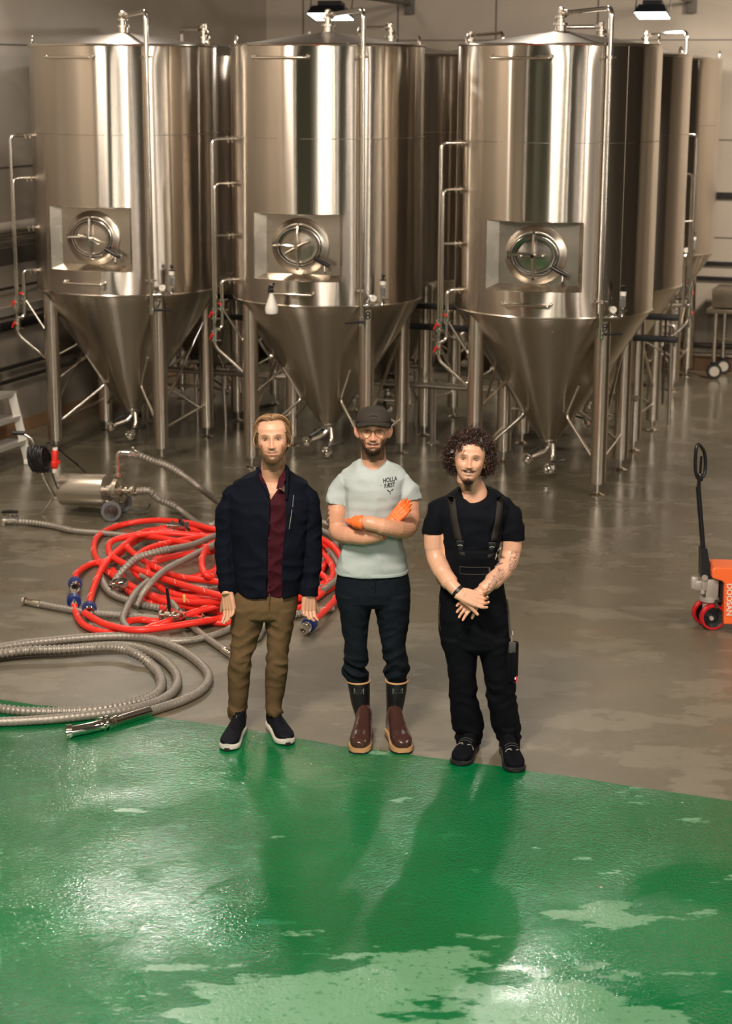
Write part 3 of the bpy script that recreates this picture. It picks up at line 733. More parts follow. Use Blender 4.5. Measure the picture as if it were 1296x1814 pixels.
def hand_mb(mb, wrist, fwd, back, thumb_side=1, curl=(20, 25, 25, 30), s=1., thumb=(35, 20), spread=4, tip_r=.0068):
    """palm and five separate fingers; `back` is the normal of the back of the hand; curl bends fingers towards the palm"""
    F = Vector(fwd).normalized(); B = Vector(back); B = (B-F*B.dot(F)).normalized(); S = F.cross(B)*thumb_side   # S points to the thumb side
    w_ = Vector(wrist)
    for q in (-.030, -.010, .010, .030):     # the palm: four overlapping metacarpal ridges
        mb.tube([w_ - F*.02*s + S*q*.45*s, w_ + F*.03*s + S*q*.8*s, w_ + F*.088*s + S*q*s], [.017*s, .0155*s, .0125*s], 10)
    fl = ((.030, .072, .089), (.010, .080, .093), (-.010, .075, .090), (-.029, .060, .083))
    for (q, L, st), c_ in zip(fl, curl):
        p = w_ + F*st*s + S*q*s; d = (F + S*math.tan(R_(spread*q/.02))).normalized(); pts = [p - d*.012*s, p]; rr = [.0105*s, .0098*s]
        ax = S
        for k, (fr, cc) in enumerate(((.45, .8), (.30, 1.2), (.25, .8))):
            d = (Matrix.Rotation(R_(c_*cc)*thumb_side, 4, ax) @ d).normalized(); p = p + d*L*fr*s; pts.append(p.copy()); rr.append((.0088, .0080, tip_r)[k]*s)
        mb.tube(pts, rr, 10); mb.sph(pts[-1], rr[-1], 8, 6)
    t0 = w_ + F*.022*s + S*.026*s - B*.006*s; a, b_ = thumb
    d = (F*math.cos(R_(a)) + S*math.sin(R_(a)) - B*.25).normalized(); t1 = t0 + d*.042*s
    d2 = (Matrix.Rotation(-R_(b_)*thumb_side, 4, B) @ d).normalized()*1.; t2 = t1 + d2*.032*s; t3 = t2 + d2*.026*s
    mb.tube([w_+F*.01*s+S*.012*s, t0, t1, t2, t3], [.015*s, .0155*s, .0115*s, .0098*s, .0078*s], 10); mb.sph(t3, .0078*s, 8, 6)

mat('skin', (.5, .3, .2), .42, 0, .4); vcol(MT['skin']); MT['skin'].node_tree.nodes['Principled BSDF'].inputs['Subsurface Weight'].default_value = .08
MT['skin'].node_tree.nodes['Principled BSDF'].inputs['Subsurface Radius'].default_value = (.012, .005, .003); MT['skin'].node_tree.nodes['Principled BSDF'].inputs['Subsurface Scale'].default_value = 1.
mat('eye', (.8, .8, .8), .12); vcol(MT['eye'])
mat('hair', (.2, .1, .05), .45, 0, .4); vcol(MT['hair'])

SK = np.array([.60, .335, .225])
def paint_head(co, M_, P, base):
    """base albedo of skin with lips, brows, stubble, flush and painted socket shade; co in world space"""
    inv = np.array(M_.inverted()); L = co @ inv[:3, :3].T + inv[:3, 3]
    x, y, z = L[:, 0], L[:, 1], L[:, 2]; col = np.repeat(base[None, :], len(co), 0).copy()
    fr = (y < .02) & (np.abs(z) < .16)
    def mixin(mask, c_): col[:] = col*(1-mask[:, None]) + np.array(c_)[None, :]*mask[:, None]
    g = lambda cx, sx, cz, sz: np.exp(-((np.abs(x)-cx)/sx)**2-((z-cz)/sz)**2)*fr
    mixin(.30*g(.045, .022, -.032, .02), (.60, .24, .16)); mixin(.38*g(0, .012, -.036, .012), (.58, .23, .16))
    mixin(.30*g(.078, .012, -.008, .03), (.55, .2, .13))
    mixin(.62*g(.031, .018, .001, .010), base*.45)                   # eye socket shade painted into the skin colour
    bz = .0225 - .004*((np.abs(x)-.028)/.02)**2
    mixin(P['brow_a']*np.exp(-((np.abs(x)-.031)/.0165)**4-((z-bz)/.0036)**2)*fr, P['brow'])
    mixin(.9*np.exp(-((np.abs(x)-.031)/.0150)**4-((z-.0060)/.0022)**2)*fr, base*.12)    # lash line
    zl = -.0645 + P.get('smile', 0)*x*x
    mixin(.75*np.exp(-(x/.0215)**4-((z-zl)/.0075)**2)*fr, P.get('lip', (.45, .16, .13)))
    mixin(.9*np.exp(-(x/.024)**4-((z-zl)/.0014)**2)*fr, (.10, .035, .03))
    mixin(.8*np.exp(-((np.abs(x)-.007)/.0035)**2-((z+.0455)/.0022)**2)*fr, (.09, .04, .03))
    nb = np.clip(.5+.8*nfield(L, 220, 220, 220), 0, 1)
    # beard region
    lo = sm(-z, P['b_top0'], P['b_top1']); side = sm(np.abs(x), .028, .050)
    jaw = sm(-z - .55*(np.abs(x)-.02)*-1, 0, 1)
    full = P['beard_full']*np.clip(sm(-z, .070, .092) + side*sm(-z, .030, .062), 0, 1)*fr*(z > -.15)
    full *= 1-.85*np.exp(-(x/.020)**4-((z+.071)/.009)**2)
    mus = P['must']*np.exp(-(x/P.get('mus_w', .026))**4-((z+.0535-.3*P.get('smile', 0)*x*x)/.0055)**2)*fr
    goat = P['goat']*np.exp(-(x/.020)**4)*sm(-z, .086, .098)*fr
    soul = P['goat']*.6*np.exp(-(x/.006)**2-((z+.083)/.006)**2)*fr
    a = np.clip(np.maximum.reduce([full, mus, goat, soul]), 0, 1)*(.72+.28*nb)
    mixin(np.clip(a, 0, .97), P['beard'])
    return col
def eyes(M_, P, root):
    for s in (-1, 1):
        x0, z0 = s*.031, .000
        ys = float(front_y(np.float64(x0), np.float64(z0), P))
        R0 = .0122; c_ = Vector((x0, ys+R0-.0038, z0)); mb = MB(); mb.col = (0, 0, 0)
        mb.sph((0, 0, 0), R0, 28, 24, M_=Matrix.Rotation(R_(90), 4, 'X'))
        pts = np.array([tuple(v) for v in mb.v]); ang = np.degrees(np.arccos(np.clip(-pts[:, 1]/R0, -1, 1)))
        mb.c = [P['iris'] if 9 < a < 30 else ((.004, .004, .004) if a <= 9.5 else (.50, .44, .39)) for a in ang]
        mb.v = [tuple(M_ @ (Vector(v)+c_)) for v in mb.v]
        o = mb.build('eye', MT['eye'], None); o.parent = root; o.matrix_parent_inverse = root.matrix_basis.inverted()
        # lids: two thin shells over the ball, leaving an almond opening
        mb = MB(); mb.col = tuple(P['skin']*.85); n_ = 16
        for up in (1, -1):
            op = P.get('open', .0042)*(1. if up > 0 else .85); base_ = len(mb.v); R1 = R0+.0011
            for i in range(n_+1):
                u = -1+2*i/n_; xx = u*.0138; e = op*math.sqrt(max(0, 1-u*u)); zz0 = e*up
                for k in range(5):
                    zz = zz0 + up*k*.0026
                    rr = R1**2-(xx*.82)**2-(zz*.85)**2; yy = -math.sqrt(max(rr, 1e-6)) + .0006*k
                    mb.v.append(tuple(M_ @ (c_+Vector((xx, yy, zz))))); mb.c.append(tuple(P['skin']*(.14 if (k == 0 and up > 0) else (.5 if k == 0 else .78))))
            mb.f += [(base_+i*5+k, base_+i*5+k+1, base_+(i+1)*5+k+1, base_+(i+1)*5+k) for i in range(n_) for k in range(4)]
        o = mb.build('eyelid', MT['skin'], None); o.parent = root; o.matrix_parent_inverse = root.matrix_basis.inverted()
def adopt(o, root):
    o.parent = root; o.matrix_parent_inverse = root.matrix_basis.inverted(); return o
def strand(mb, pts, r, n=3, col=None):
    if col is not None: mb.col = col
    k = len(pts); mb.tube(pts, [r*(1-.6*(i/(k-1))**2) for i in range(k)], n, caps=False)
def beard_hairs(mb, M_, P, spec, cols, rnd, L=.007, r=.00045):
    # spec: list of (count, sampler) giving x, z on the face
    for cnt, smp in spec:
        for _ in range(cnt):
            x, z = smp(rnd)
            if abs(x) > .068 or z < -.1165: continue
            y = float(front_y(np.float64(x), np.float64(z), P)); p = Vector((x, y+.001, z))
            d = Vector((x*6+rnd.uniform(-.2, .2), -.55+rnd.uniform(-.2, .2), -.9)).normalized(); l = L*rnd.uniform(.6, 1.2)
            c_ = rnd.choice(cols); strand(mb, [M_ @ p, M_ @ (p+d*l*.5), M_ @ (p+d*l+Vector((0, 0, -l*.25)))], r, 3, c_)
def head_matrix(px, py, Y, yaw, pitch, roll, s):
    c_ = at(px, py, Y)
    return Matrix.Translation(c_) @ Matrix.Rotation(R_(yaw), 4, 'Z') @ Matrix.Rotation(R_(-pitch), 4, 'X') @ Matrix.Rotation(R_(roll), 4, 'Y') @ Matrix.Scale(s, 4)
def shoe(root, heel, toe, width, upper_m, sole_m, h=.11, sole_h=.028, flare=.0, name='shoe', rocker=.01, ankle=True):
    heel = Vector(heel); toe = Vector(toe); d = (toe-heel); L = d.length; d.normalize(); s_ = Vector((d.y, -d.x, 0)); heel.z = toe.z = 0
    tt = [0, .04, .12, .25, .4, .55, .7, .82, .92, .98, 1.]
    ww = [.45, .62, .72, .70, .72, .84, .96, 1., .86, .58, .25]
    hh = [.70, .92, 1., 1., .90, .72, .58, .50, .42, .32, .24]
    def sec(t, w_, z0, z1, n=20, pw=2.6):
        c_ = heel+d*(t*L); out = []
        for j in range(n):
            a = 2*PI*j/n; ca, sa = math.cos(a), math.sin(a)
            out.append(c_+s_*(width/2*w_*math.copysign(abs(ca)**(2/pw), ca))+Vector((0, 0, (z0+z1)/2+(z1-z0)/2*math.copysign(abs(sa)**(2/pw), sa))))
        return out
    def loftsec(S):
        mb = MB(); n = len(S[0]); mb.add([v for q in S for v in q], [(i*n+j, i*n+(j+1) % n, (i+1)*n+(j+1) % n, (i+1)*n+j) for i in range(len(S)-1) for j in range(n)] + [tuple(range(n)), tuple((len(S)-1)*n+j for j in reversed(range(n)))]); return mb
    up = loftsec([sec(t, w_*.93, sole_h*.6+(rocker*max(0, (t-.8)/.2)), sole_h+h*hq) for t, w_, hq in zip(tt, ww, hh)])
    if ankle: c_ = heel+d*(.16*L); up.loft([(c_.x, c_.y, h*.5, .036, .043), (c_.x, c_.y, h+.03, .036, .044), (c_.x, c_.y, h+.05, .038, .045)], 20)
    o = fuse(name, up, .0045, upper_m, root, 3)
    sl = loftsec([sec(t, w_*1.04, rocker*max(0, (t-.75)/.25)**1.5, sole_h*(1.25 if t < .3 else 1)+rocker*max(0, (t-.75)/.25)**1.5, 24, 4.5) for t, w_ in zip(tt, ww)])
    so = sl.build('sole', sole_m, None); so.parent = o; so.matrix_parent_inverse = Matrix.Identity(4)
    return o, so, d, s_
# ------------------------------------------------------------------ people: the three men
rnd = random.Random(11)
def jp(Y):
    return lambda x, y, d=0.: at(x, y, Y+d)
def cloth(name, c1, c2, rough=.85, sc_=300, bump=.15):
    m = mat(name, c1, rough, 0, .12); noise_mix(m, c1, c2, sc_, 2, .3, .7, bump=bump); return m
cloth('navy_wool', (.0016, .0026, .0070), (.0040, .0060, .0130))
cloth('burgundy', (.028, .0035, .0070), (.052, .0065, .013), .75)
cloth('khaki', (.098, .060, .029), (.140, .088, .045), .8, 260)
cloth('tee_blue', (.36, .405, .41), (.42, .465, .465), .9, 350)
cloth('denim', (.0028, .0046, .0078), (.0085, .0125, .019), .8, 240)
cloth('tee_black', (.0018, .0024, .0048), (.0036, .0048, .008), .85)
cloth('work_black', (.0014, .0017, .0032), (.0032, .004, .0068), .8)
cloth('strap', (.020, .017, .016), (.032, .027, .024), .7)
cloth('cap_cloth', (.030, .024, .020), (.05, .041, .035), .8)
mat('rubber_boot', (.008, .008, .010), .42); mat('boot_brown', (.050, .021, .017), .22); mat('gum', (.50, .28, .13), .5)
mat('shoe_knit', (.0035, .004, .008), .75, 0, .2); mat('sole_white', (.62, .58, .53), .6); mat('sole_black', (.008, .008, .009), .6)
mat('glove_orange', (.92, .17, .035), .45); mat('wire', (.25, .16, .09), .3, .9); mat('grey_print', (.30, .28, .26), .6)
mat('pocket_grey', (.06, .055, .052), .7); mat('badge_red', (.7, .02, .04), .5); mat('ink', (.012, .012, .014), .7)
m = mat('lens', (1, 1, 1), .02); m.node_tree.nodes['Principled BSDF'].inputs['Transmission Weight'].default_value = 1; m.node_tree.nodes['Principled BSDF'].inputs['IOR'].default_value = 1.05
def skin_colour(M_, P, base, extra=None):
    def f(co, no):
        col = paint_head(co, M_, P, base)
        n_ = np.array([noise.noise(Vector(c*38.)) for c in co]); col *= (1+.05*n_)[:, None]
        if extra is not None: col = extra(co, no, col)
        return np.clip(col, 0, 1)
    return f
def person(label, x, y):
    return empty('person', (x, y, 0), 0, label, 'person', None)

# ================= man in the navy jacket
Y = 9.32; J = jp(Y)
P1 = dict(brow=(.13, .065, .035), brow_a=.8, beard=(.12, .062, .033), beard_full=.78, must=.75, goat=.8, b_top0=.05, b_top1=.07, iris=(.035, .055, .06), skin=np.array([.60, .335, .22]), smile=2.2, lip=(.50, .20, .16), open=.0040)
r1 = person('man in a navy jacket over a burgundy shirt, tan trousers and trainers', -.56, Y)
M1 = head_matrix(482.5, 777, Y-.02, 0, 7, -2.0, 1.085)
mb = MB(); head_mb(mb, M1, P1)
nb = J(482, 855, .03)
mb.tube([M1 @ Vector((0, .025, -.03)), M1 @ Vector((0, .03, -.10)), J(482, 838, .03), J(482, 858, .05), J(482, 880, .06)], [.060, .061, .062, .070, .10], 28)
mb.loft([(J(482, 0).x, Y+.03, z, ax, ay) for z, ax, ay in ((1.385, .10, .07), (1.34, .17, .085), (1.25, .165, .095), (1.1, .15, .09), (.95, .14, .085), (.85, .15, .09))], 32)
for sx, pts in ((-1, [(415, 868, .04), (396, 955, .04), (401, 1040, -.03), (402, 1054, -.05)]), (1, [(545, 868, .04), (556, 955, .03), (549, 1040, -.03), (547, 1056, -.045)])):
    mb.tube([J(*p) for p in pts], [.012, .030, .030, .028], 14)
hand_mb(mb, J(403, 1050, -.04), (.10, -.16, -1), (-.55, -.85, .05), 1, (14, 20, 24, 28), 1.0, (38, -8), 3)
hand_mb(mb, J(547, 1052, -.04), (-.02, -.10, -1), (.35, -.9, .05), -1, (30, 34, 36, 38), 1.0, (24, 5), 2)
fuse('body', mb, .0030, MT['skin'], r1, 2, .45, colour=skin_colour(M1, P1, P1['skin']))
eyes(M1, P1, r1)
# hair: a thin cap and swept-back locks falling from a middle parting
def scalp(d, off=0.):                         # skull radius along a unit direction (head-local)
    a, f, b_, h = .0785, .088, .102, .106
    k = math.sqrt((d.x/a)**2+(d.y/(f if d.y < 0 else b_))**2+(d.z/h)**2); return d*(1/k+off)
BL = [(.30, .175, .085), (.22, .12, .055), (.13, .07, .032), (.40, .25, .13), (.09, .048, .022)]
mb = MB(); mb.col = BL[2]
def hcap(mb, M_, off, keep, n=72, k=48):
    vs = []; idx = {}; base_ = len(mb.v)
    for i in range(k+1):
        for j in range(n):
            ph = PI*i/k; th = 2*PI*j/n; d = Vector((math.sin(ph)*math.cos(th), math.sin(ph)*math.sin(th), math.cos(ph)))
            p = scalp(d, off); vs.append(p); idx[(i, j)] = keep(p)
    n0 = len(mb.v); mb.add([M_ @ p for p in vs], [(i*n+j, i*n+(j+1) % n, (i+1)*n+(j+1) % n, (i+1)*n+j) for i in range(k) for j in range(n) if idx[(i, j)] and idx[(i+1, j)] and idx[(i, (j+1) % n)]])
hl = lambda p: p.z > .074 - max(0, abs(p.x)-.03)*1.5 - max(0, p.y+.058)*2.2 and (p.z > -.03 or p.y > .03) and (p.z > -.075)
hcap(mb, M1, .006, hl)
for i in range(900):
    s_ = rnd.choice((-1, 1)); y0 = rnd.uniform(-.070, .085); u = (y0+.070)/.15
    x0 = s_*abs(rnd.gauss(0, .009)); a0 = math.atan2(abs(x0), .11)
    a1 = R_(rnd.uniform(84, 112)) if y0 > -.045 else R_(rnd.uniform(78, 100)); lift = rnd.uniform(.007, .019)*(1.2 if u < .3 else 1)
    pts = []
    for k in range(11):
        t = k/10; a = a0+(a1-a0)*t
        yy = y0 + (.058-.25*max(0, y0))*t**1.1*(1.15 if y0 < -.03 else .8)
        yn = yy/(.088 if yy < 0 else .102); d = Vector((s_*math.sin(a), max(-.93, min(.93, yn))*1.0/max(.36, math.sqrt(max(.05, 1-min(.86, yn*yn))))*.55, math.cos(a))).normalized()
        p = scalp(d, lift*(math.sin(PI*min(1, t*1.1+.12))*.8+.35)); p.x += .002*math.sin(9*t+i); pts.append(M1 @ p)
    strand(mb, pts, rnd.uniform(.0011, .0019), 4, rnd.choice(BL))
for i in range(380):                          # back and nape
    th = R_(rnd.uniform(15, 165)); d0 = Vector((math.cos(th)*.8, .5+.5*math.sin(th), rnd.uniform(.2, .9))).normalized()
    pts = [M1 @ scalp((d0+Vector((0, .02*k, -.13*k))).normalized(), .009) for k in range(8)]; strand(mb, pts, .0016, 3, rnd.choice(BL))
for s_ in (-1, 1):                            # sides over the temples
    for i in range(190):
        y0 = rnd.uniform(-.052, .05); z0 = rnd.uniform(.02, .075)
        pts = []
        for k in range(7):
            t = k/6; z = z0-(z0+.028)*t*rnd.uniform(.95, 1.0); y_ = y0+.035*t; d = Vector((s_*.078*math.sqrt(max(.05, 1-(y_/.1)**2-(z/.12)**2)), y_, z)); pts.append(M1 @ (d*(1+.10+.03*math.sin(3*t)) ))
        strand(mb, pts, .0014, 3, rnd.choice(BL))
adopt(mb.build('hair', MT['hair'], None), r1)
mb = MB()
jaw = lambda q: (lambda x: (x, -(.062 + rnd.uniform(0, .045)) if abs(x) < .045 else -(.02+rnd.uniform(.0, .055))))(q.uniform(-.066, .066))
beard_hairs(mb, M1, P1, [(1300, jaw), (260, lambda q: (q.gauss(0, .014), -.0535+q.uniform(-.003, .004))), (500, lambda q: (q.gauss(0, .018), -.104+q.uniform(-.012, .014)))], [(.28, .16, .085), (.16, .085, .04), (.38, .24, .14), (.10, .05, .025)], rnd, .006)
adopt(mb.build('beard', MT['hair'], None), r1)
# trousers
mb = MB()
rows(mb, Y, [(1036, 420, 526, .08, 0), (1056, 413, 529, .112, 0), (1072, 410, 526, .118, 0), (1088, 409, 524, .11, 0), (1094, 412, 521, .09, 0)])
rows(mb, Y, [(1075, 409, 468, .105, 0), (1090, 408, 469, .10), (1112, 408.5, 463, .092), (1140, 408, 455, .082, -.01), (1163, 406, 447, .072, -.02), (1182, 403.5, 444, .068, -.02), (1215, 403.5, 442, .070, .01), (1242, 404.5, 438, .066, .02), (1262, 404.5, 437, .060, .02), (1273, 406, 436, .058, .02)], 28, 2.1)
rows(mb, Y, [(1075, 468, 525, .105, 0), (1090, 469.5, 522, .10), (1112, 471, 519, .092), (1140, 472.5, 513, .082, -.01), (1163, 471.5, 511, .072, -.02), (1182, 470, 510, .068, -.02), (1215, 469, 506, .070, .01), (1240, 470, 501, .066, .02), (1256, 469.5, 501, .060, .02), (1266, 471, 500, .058, .02)], 28, 2.1)
def tr_post(kz0, ank, a0=.007):
    def f(co, no):
        z = co[:, 2]; k = np.exp(-((z-kz0)/.09)**2)*.9 + np.exp(-((z-ank)/.06)**2)*1.3 + .22 + .5*np.exp(-((z-.62)/.12)**2)
        q = co.copy(); q[:, 2] = co[:, 2]+.55*np.abs(((co[:, 0]*6) % 2)-1)*.12; a = nfield(q, 8, 8, 17, 3.); b_ = nfield(q, 14, 14, 26, 8.); r = (1-2*np.abs(a)-.55)
        return co + no*(a0*k*r + a0*.45*k*b_)[:, None]
    return f
fuse('trousers', mb, .006, MT['khaki'], r1, 3, post=tr_post(.42, .10, .010))
mb = MB(); a = J(477, 1052, -.123); b = J(477, 1088, -.112); mb.tube([a, J(476.5, 1070, -.124), b], .003, 6); adopt(mb.build('fly_seam', MT['khaki'], None), r1)
# shirt: closed lower down, open collar on top
def prism_px(poly, Y0, Y1):
    mb = MB(); n = len(poly); vs = [at(x, y, Y0) for x, y in poly] + [at(x, y, Y1) for x, y in poly]
    mb.add(vs, [tuple(range(n)), tuple(range(2*n-1, n-1, -1))] + [(i, i+n, (i+1) % n+n, (i+1) % n) for i in range(n)]); return mb
mb = MB()
rows(mb, Y, [(1050, 430, 520, .105, 0), (1000, 420, 540, .112, .0), (930, 418, 540, .120, .01), (885, 425, 540, .118, .02), (868, 440, 525, .108, .03), (856, 449, 513, .096, .04), (840, 455, 508.5, .080, .045), (829, 458, 507, .074, .05)])
fuse('shirt', mb, .005, MT['burgundy'], r1, 2, post=folds(.008, 11, 9, 14, 2.), carve=[prism_px([(461, 815), (503, 815), (500, 838), (493, 862), (479.5, 887), (471, 868), (463, 842)], Y-.5, Y+.03)])
mb = MB()
for k, y_ in enumerate((926, 953, 981, 1009, 1035)):
    mb.lathe([(.0045, 0), (.0045, .002)], 10, J(476.5, y_, -.128 if y_ < 1000 else -.124), Matrix.Rotation(R_(90), 4, 'X'))
o_ = adopt(mb.build('shirt_button', MT['ink'], None), r1); o_['kind'] = 'stuff'
# jacket
mb = MB()
rows(mb, Y, [(1049, 419, 532, .128, 0), (1030, 415, 537, .132), (985, 412, 541, .135), (940, 409, 544, .140, .005), (900, 405, 550, .140, .01), (878, 404, 552, .130, .02), (866, 411, 545, .120, .03), (854, 414, 546, .108, .04), (846, 430, 529, .10, .045), (837, 447, 514, .092, .045), (826, 456, 509, .082, .05)], 48, 2.3)
for pts, rr in (([(424, 868, .02), (409, 880, .02), (403, 905, .02), (399, 950, .02), (399, 1000, 0), (402, 1035, -.02), (403, 1053, -.035)], [.045, .058, .062, .056, .052, .048, .046]), ([(536, 868, .02), (545, 882, .02), (548, 907, .02), (551.5, 950, .02), (552, 1000, 0), (549, 1035, -.02), (547, 1055, -.03)], [.045, .058, .062, .056, .052, .048, .046])):
    mb.tube([J(*p) for p in pts], rr, 24)
op = [(455, 812), (511, 812), (508, 850), (507, 880), (506, 920), (502, 975), (499, 1010), (501, 1070), (472, 1070), (472.5, 1000), (473.5, 950), (478, 905), (477, 875), (472.5, 858), (459, 836)]
carve = [prism_px(op, Y-.4, Y-.085), prism_px([(459, 795), (506, 795), (505, 850), (505, 893), (479, 893), (472.5, 862), (462, 842)], Y-.38, Y+.0), prism_px([(462.5, 790), (502.5, 790), (501.5, 842), (464, 842)], Y-.39, Y+.115)]
def sleeve_cut(x, y, d): pass
fuse('jacket', mb, .006, MT['navy_wool'], r1, 3, post=folds(.011, 7, 7, 12, 5., .001, 60), carve=carve)
mb = MB()
for a, b in (((520, 877), (518, 898)), ((517, 903), (512, 937))): mb.tube([J(a[0], a[1], -.143), J((a[0]+b[0])/2, (a[1]+b[1])/2, -.146), J(b[0], b[1], -.142)], .0016, 5)
o_ = adopt(mb.build('pocket_zip', MT['grey_print'], None), r1)
# collar stand of the jacket and the shirt collar points
mb = MB(); mb.tube([J(456, 828, .0), J(459, 842, -.045), J(468, 858, -.085), J(476, 878, -.115)], [.005, .006, .006, .004], 8, ell=1.8)
mb.tube([J(509.5, 828, .0), J(508.5, 845, -.05), J(507.5, 865, -.095), J(507, 884, -.118)], [.004, .005, .005, .003], 8, ell=1.8)
adopt(mb.build('collar', MT['navy_wool'], None), r1)
mb = MB()
mb.add([J(505, 832, -.03), J(494, 846, -.085), J(489, 866, -.105), J(499, 863, -.108), J(506, 848, -.085)], [(0, 1, 2, 3, 4)]); mb.add([J(460, 836, -.04), J(468, 850, -.083), J(474, 870, -.104), J(466, 862, -.10), J(459, 848, -.07)], [(0, 1, 2, 3, 4)])
o_ = mb.build('shirt_collar', MT['burgundy'], None, smooth=False); sd = o_.modifiers.new('s', 'SOLIDIFY'); sd.thickness = .004; adopt(o_, r1)
def trainer(root, toe, heel):
    o, so, d, s_ = shoe(root, heel, toe, .108, MT['shoe_knit'], MT['sole_white'], .085, .034, rocker=.014)
    L = (Vector(toe)-Vector(heel)).length; h0 = Vector(heel); mb = MB()
    for i in range(5):
        t = .36+.065*i; z = .034+.085*(.93-.75*(t-.25)); c_ = h0+d*(t*L); w_ = .026
        mb.tube([c_-s_*w_+Vector((0, 0, z-.008)), c_+Vector((0, 0, z+.004)), c_+s_*w_+Vector((0, 0, z-.008))], .0028, 6)
    q = mb.build('laces', MT['shoe_knit'], None); q.parent = o
    mb = MB(); c1_ = h0+d*(.30*L)+Vector((0, 0, .122)); c2_ = h0+d*(.36*L)+Vector((0, 0, .113)); mb.tube([c1_, c2_], .0028, 6, ell=.5)
    c1_ = h0+d*(.40*L)+Vector((0, 0, .106)); c2_ = h0+d*(.45*L)+Vector((0, 0, .100)); mb.tube([c1_, c2_], .0025, 6, ell=.5)
    q = mb.build('tongue_mark', MT['grey_print'], None); q.parent = o
    mb = MB(); c_ = h0+d*(L*.99)+Vector((0, 0, .014)); mb.box(c_, (.03, .012, .022), math.atan2(s_.y, s_.x), .003); q = mb.build('toe_bumper', MT['sole_black'], None); q.parent = o
trainer(r1, gp(402, 1333), gp(427, 1296)+Vector((0, .02, 0)))
trainer(r1, gp(510, 1323), gp(479, 1289)+Vector((0, .02, 0)))

# ================= man in the cap
Y = 9.30; J = jp(Y)
P2 = dict(brow=(.07, .035, .02), brow_a=.75, beard=(.030, .016, .011), beard_full=.95, must=.80, goat=.95, b_top0=.05, b_top1=.07, iris=(.02, .025, .03), skin=np.array([.585, .30, .195]), smile=-.6, lip=(.46, .15, .13), mus_w=.028, open=.0034)
r2 = person('man with crossed arms in a dark cap, pale blue t-shirt and rubber boots', .03, Y)
M2 = head_matrix(661.0, 761, Y-.02, -1, 3, 0, 1.06)
mb = MB(); head_mb(mb, M2, P2)
mb.tube([M2 @ Vector((0, .025, -.03)), M2 @ Vector((0, .03, -.10)), J(661, 818, .03), J(661, 832, .04), J(661, 850, .05)], [.060, .062, .066, .082, .10], 28)
mb.loft([(J(661, 0).x, Y+.035, z, ax, ay) for z, ax, ay in ((1.475, .085, .055), (1.44, .125, .072), (1.40, .145, .085), (1.30, .15, .095), (1.15, .15, .095), (1.0, .14, .085))], 32)
# his right arm (picture left): upper arm, elbow, forearm passing underneath
mb.tube(spline([J(612, 858, .03), J(601, 880, .02), J(597, 905, .0), J(596, 930, -.01), J(603, 945, -.06), J(625, 949, -.13), J(652, 951, -.165), J(678, 943, -.165), J(694, 928, -.15)], 4), [.042]*4+[.051]*4+[.052]*4+[.049]*4+[.047]*4+[.044]*4+[.040]*4+[.033]*4+[.028], 18)
# his left arm (picture right): forearm on top
mb.tube(spline([J(712, 855, .03), J(722, 880, .02), J(726, 905, .0), J(726, 925, -.02), J(718, 938, -.10), J(695, 936, -.19), J(668, 930, -.225), J(645, 925, -.215), J(628, 924, -.19)], 4), [.052]*4+[.053]*4+[.050]*4+[.048]*4+[.047]*4+[.045]*4+[.039]*4+[.031]*4+[.028], 18)
def ext2(co, no, col):
    m_ = (co[:, 0] < J(583.5, 0).x) & (co[:, 2] < at(0, 898, Y).z) & (co[:, 2] > at(0, 930, Y).z); n_ = nfield(co, 60, 60, 60) > -.1
    col[m_ & n_] = col[m_ & n_]*.25; return col
fuse('body', mb, .0030, MT['skin'], r2, 2, .45, colour=skin_colour(M2, P2, P2['skin'], ext2))
eyes(M2, P2, r2)
mb = MB(); jaw2 = lambda q: (lambda x: (x, -(.075 + q.uniform(0, .04)) if abs(x) < .035 else -(.030+q.uniform(.0, .06))))(q.uniform(-.066, .066))
beard_hairs(mb, M2, P2, [(1200, jaw2), (420, lambda q: (q.gauss(0, .015), -.0535+q.uniform(-.004, .004))), (700, lambda q: (q.gauss(0, .02), -.106+q.uniform(-.010, .012)))], [(.035, .018, .012), (.02, .011, .008), (.06, .03, .018)], rnd, .0065)
adopt(mb.build('beard', MT['hair'], None), r2)
# cap: crown, brim, button, tone-on-tone emblem
mb = MB(); n = 56
secs = []
for z, s_, sy in ((.034, 1.05, 1.05), (.054, 1.065, 1.055), (.068, 1.02, 1.00), (.082, .95, .95), (.095, .82, .84), (.105, .62, .65), (.111, .38, .40), (.113, .05, .05)):
    for j in range(n):
        a = 2*PI*j/n; y_ = math.sin(a)
        zz = z - (.030*max(0, y_+.35) if z < .06 else 0) 
        secs.append(M2 @ Vector((.0805*s_*math.cos(a), .004+(.104 if y_ > 0 else .093)*sy*y_, zz)))
k = 8; mb.add(secs, [(i*n+j, i*n+(j+1) % n, (i+1)*n+(j+1) % n, (i+1)*n+j) for i in range(k-1) for j in range(n)]+[tuple((k-1)*n+j for j in range(n))])
o_ = mb.build('cap', MT['cap_cloth'], None); sd = o_.modifiers.new('s', 'SOLIDIFY'); sd.thickness = .003; cap = adopt(o_, r2)
mb = MB(); nn = 28; vs = []
for i in range(nn+1):
    u = -1+2*i/nn; xx = .0835*u*.97; yi = .004-.095*math.sqrt(max(0, 1-(u*.985)**2)); out = .056*math.sqrt(max(0, 1-abs(u)**2.6))
    for q in range(5):
        t = q/4; vs.append(M2 @ Vector((xx*(1+.02*t), yi-out*t, .050+.004*t - .012*t*t - .026*u*u*(.75+.5*t))))
mb.add(vs, [(i*5+q, i*5+q+1, (i+1)*5+q+1, (i+1)*5+q) for i in range(nn) for q in range(4)])
o_ = mb.build('cap_brim', MT['cap_cloth'], None); sd = o_.modifiers.new('s', 'SOLIDIFY'); sd.thickness = .004; o_.parent = cap
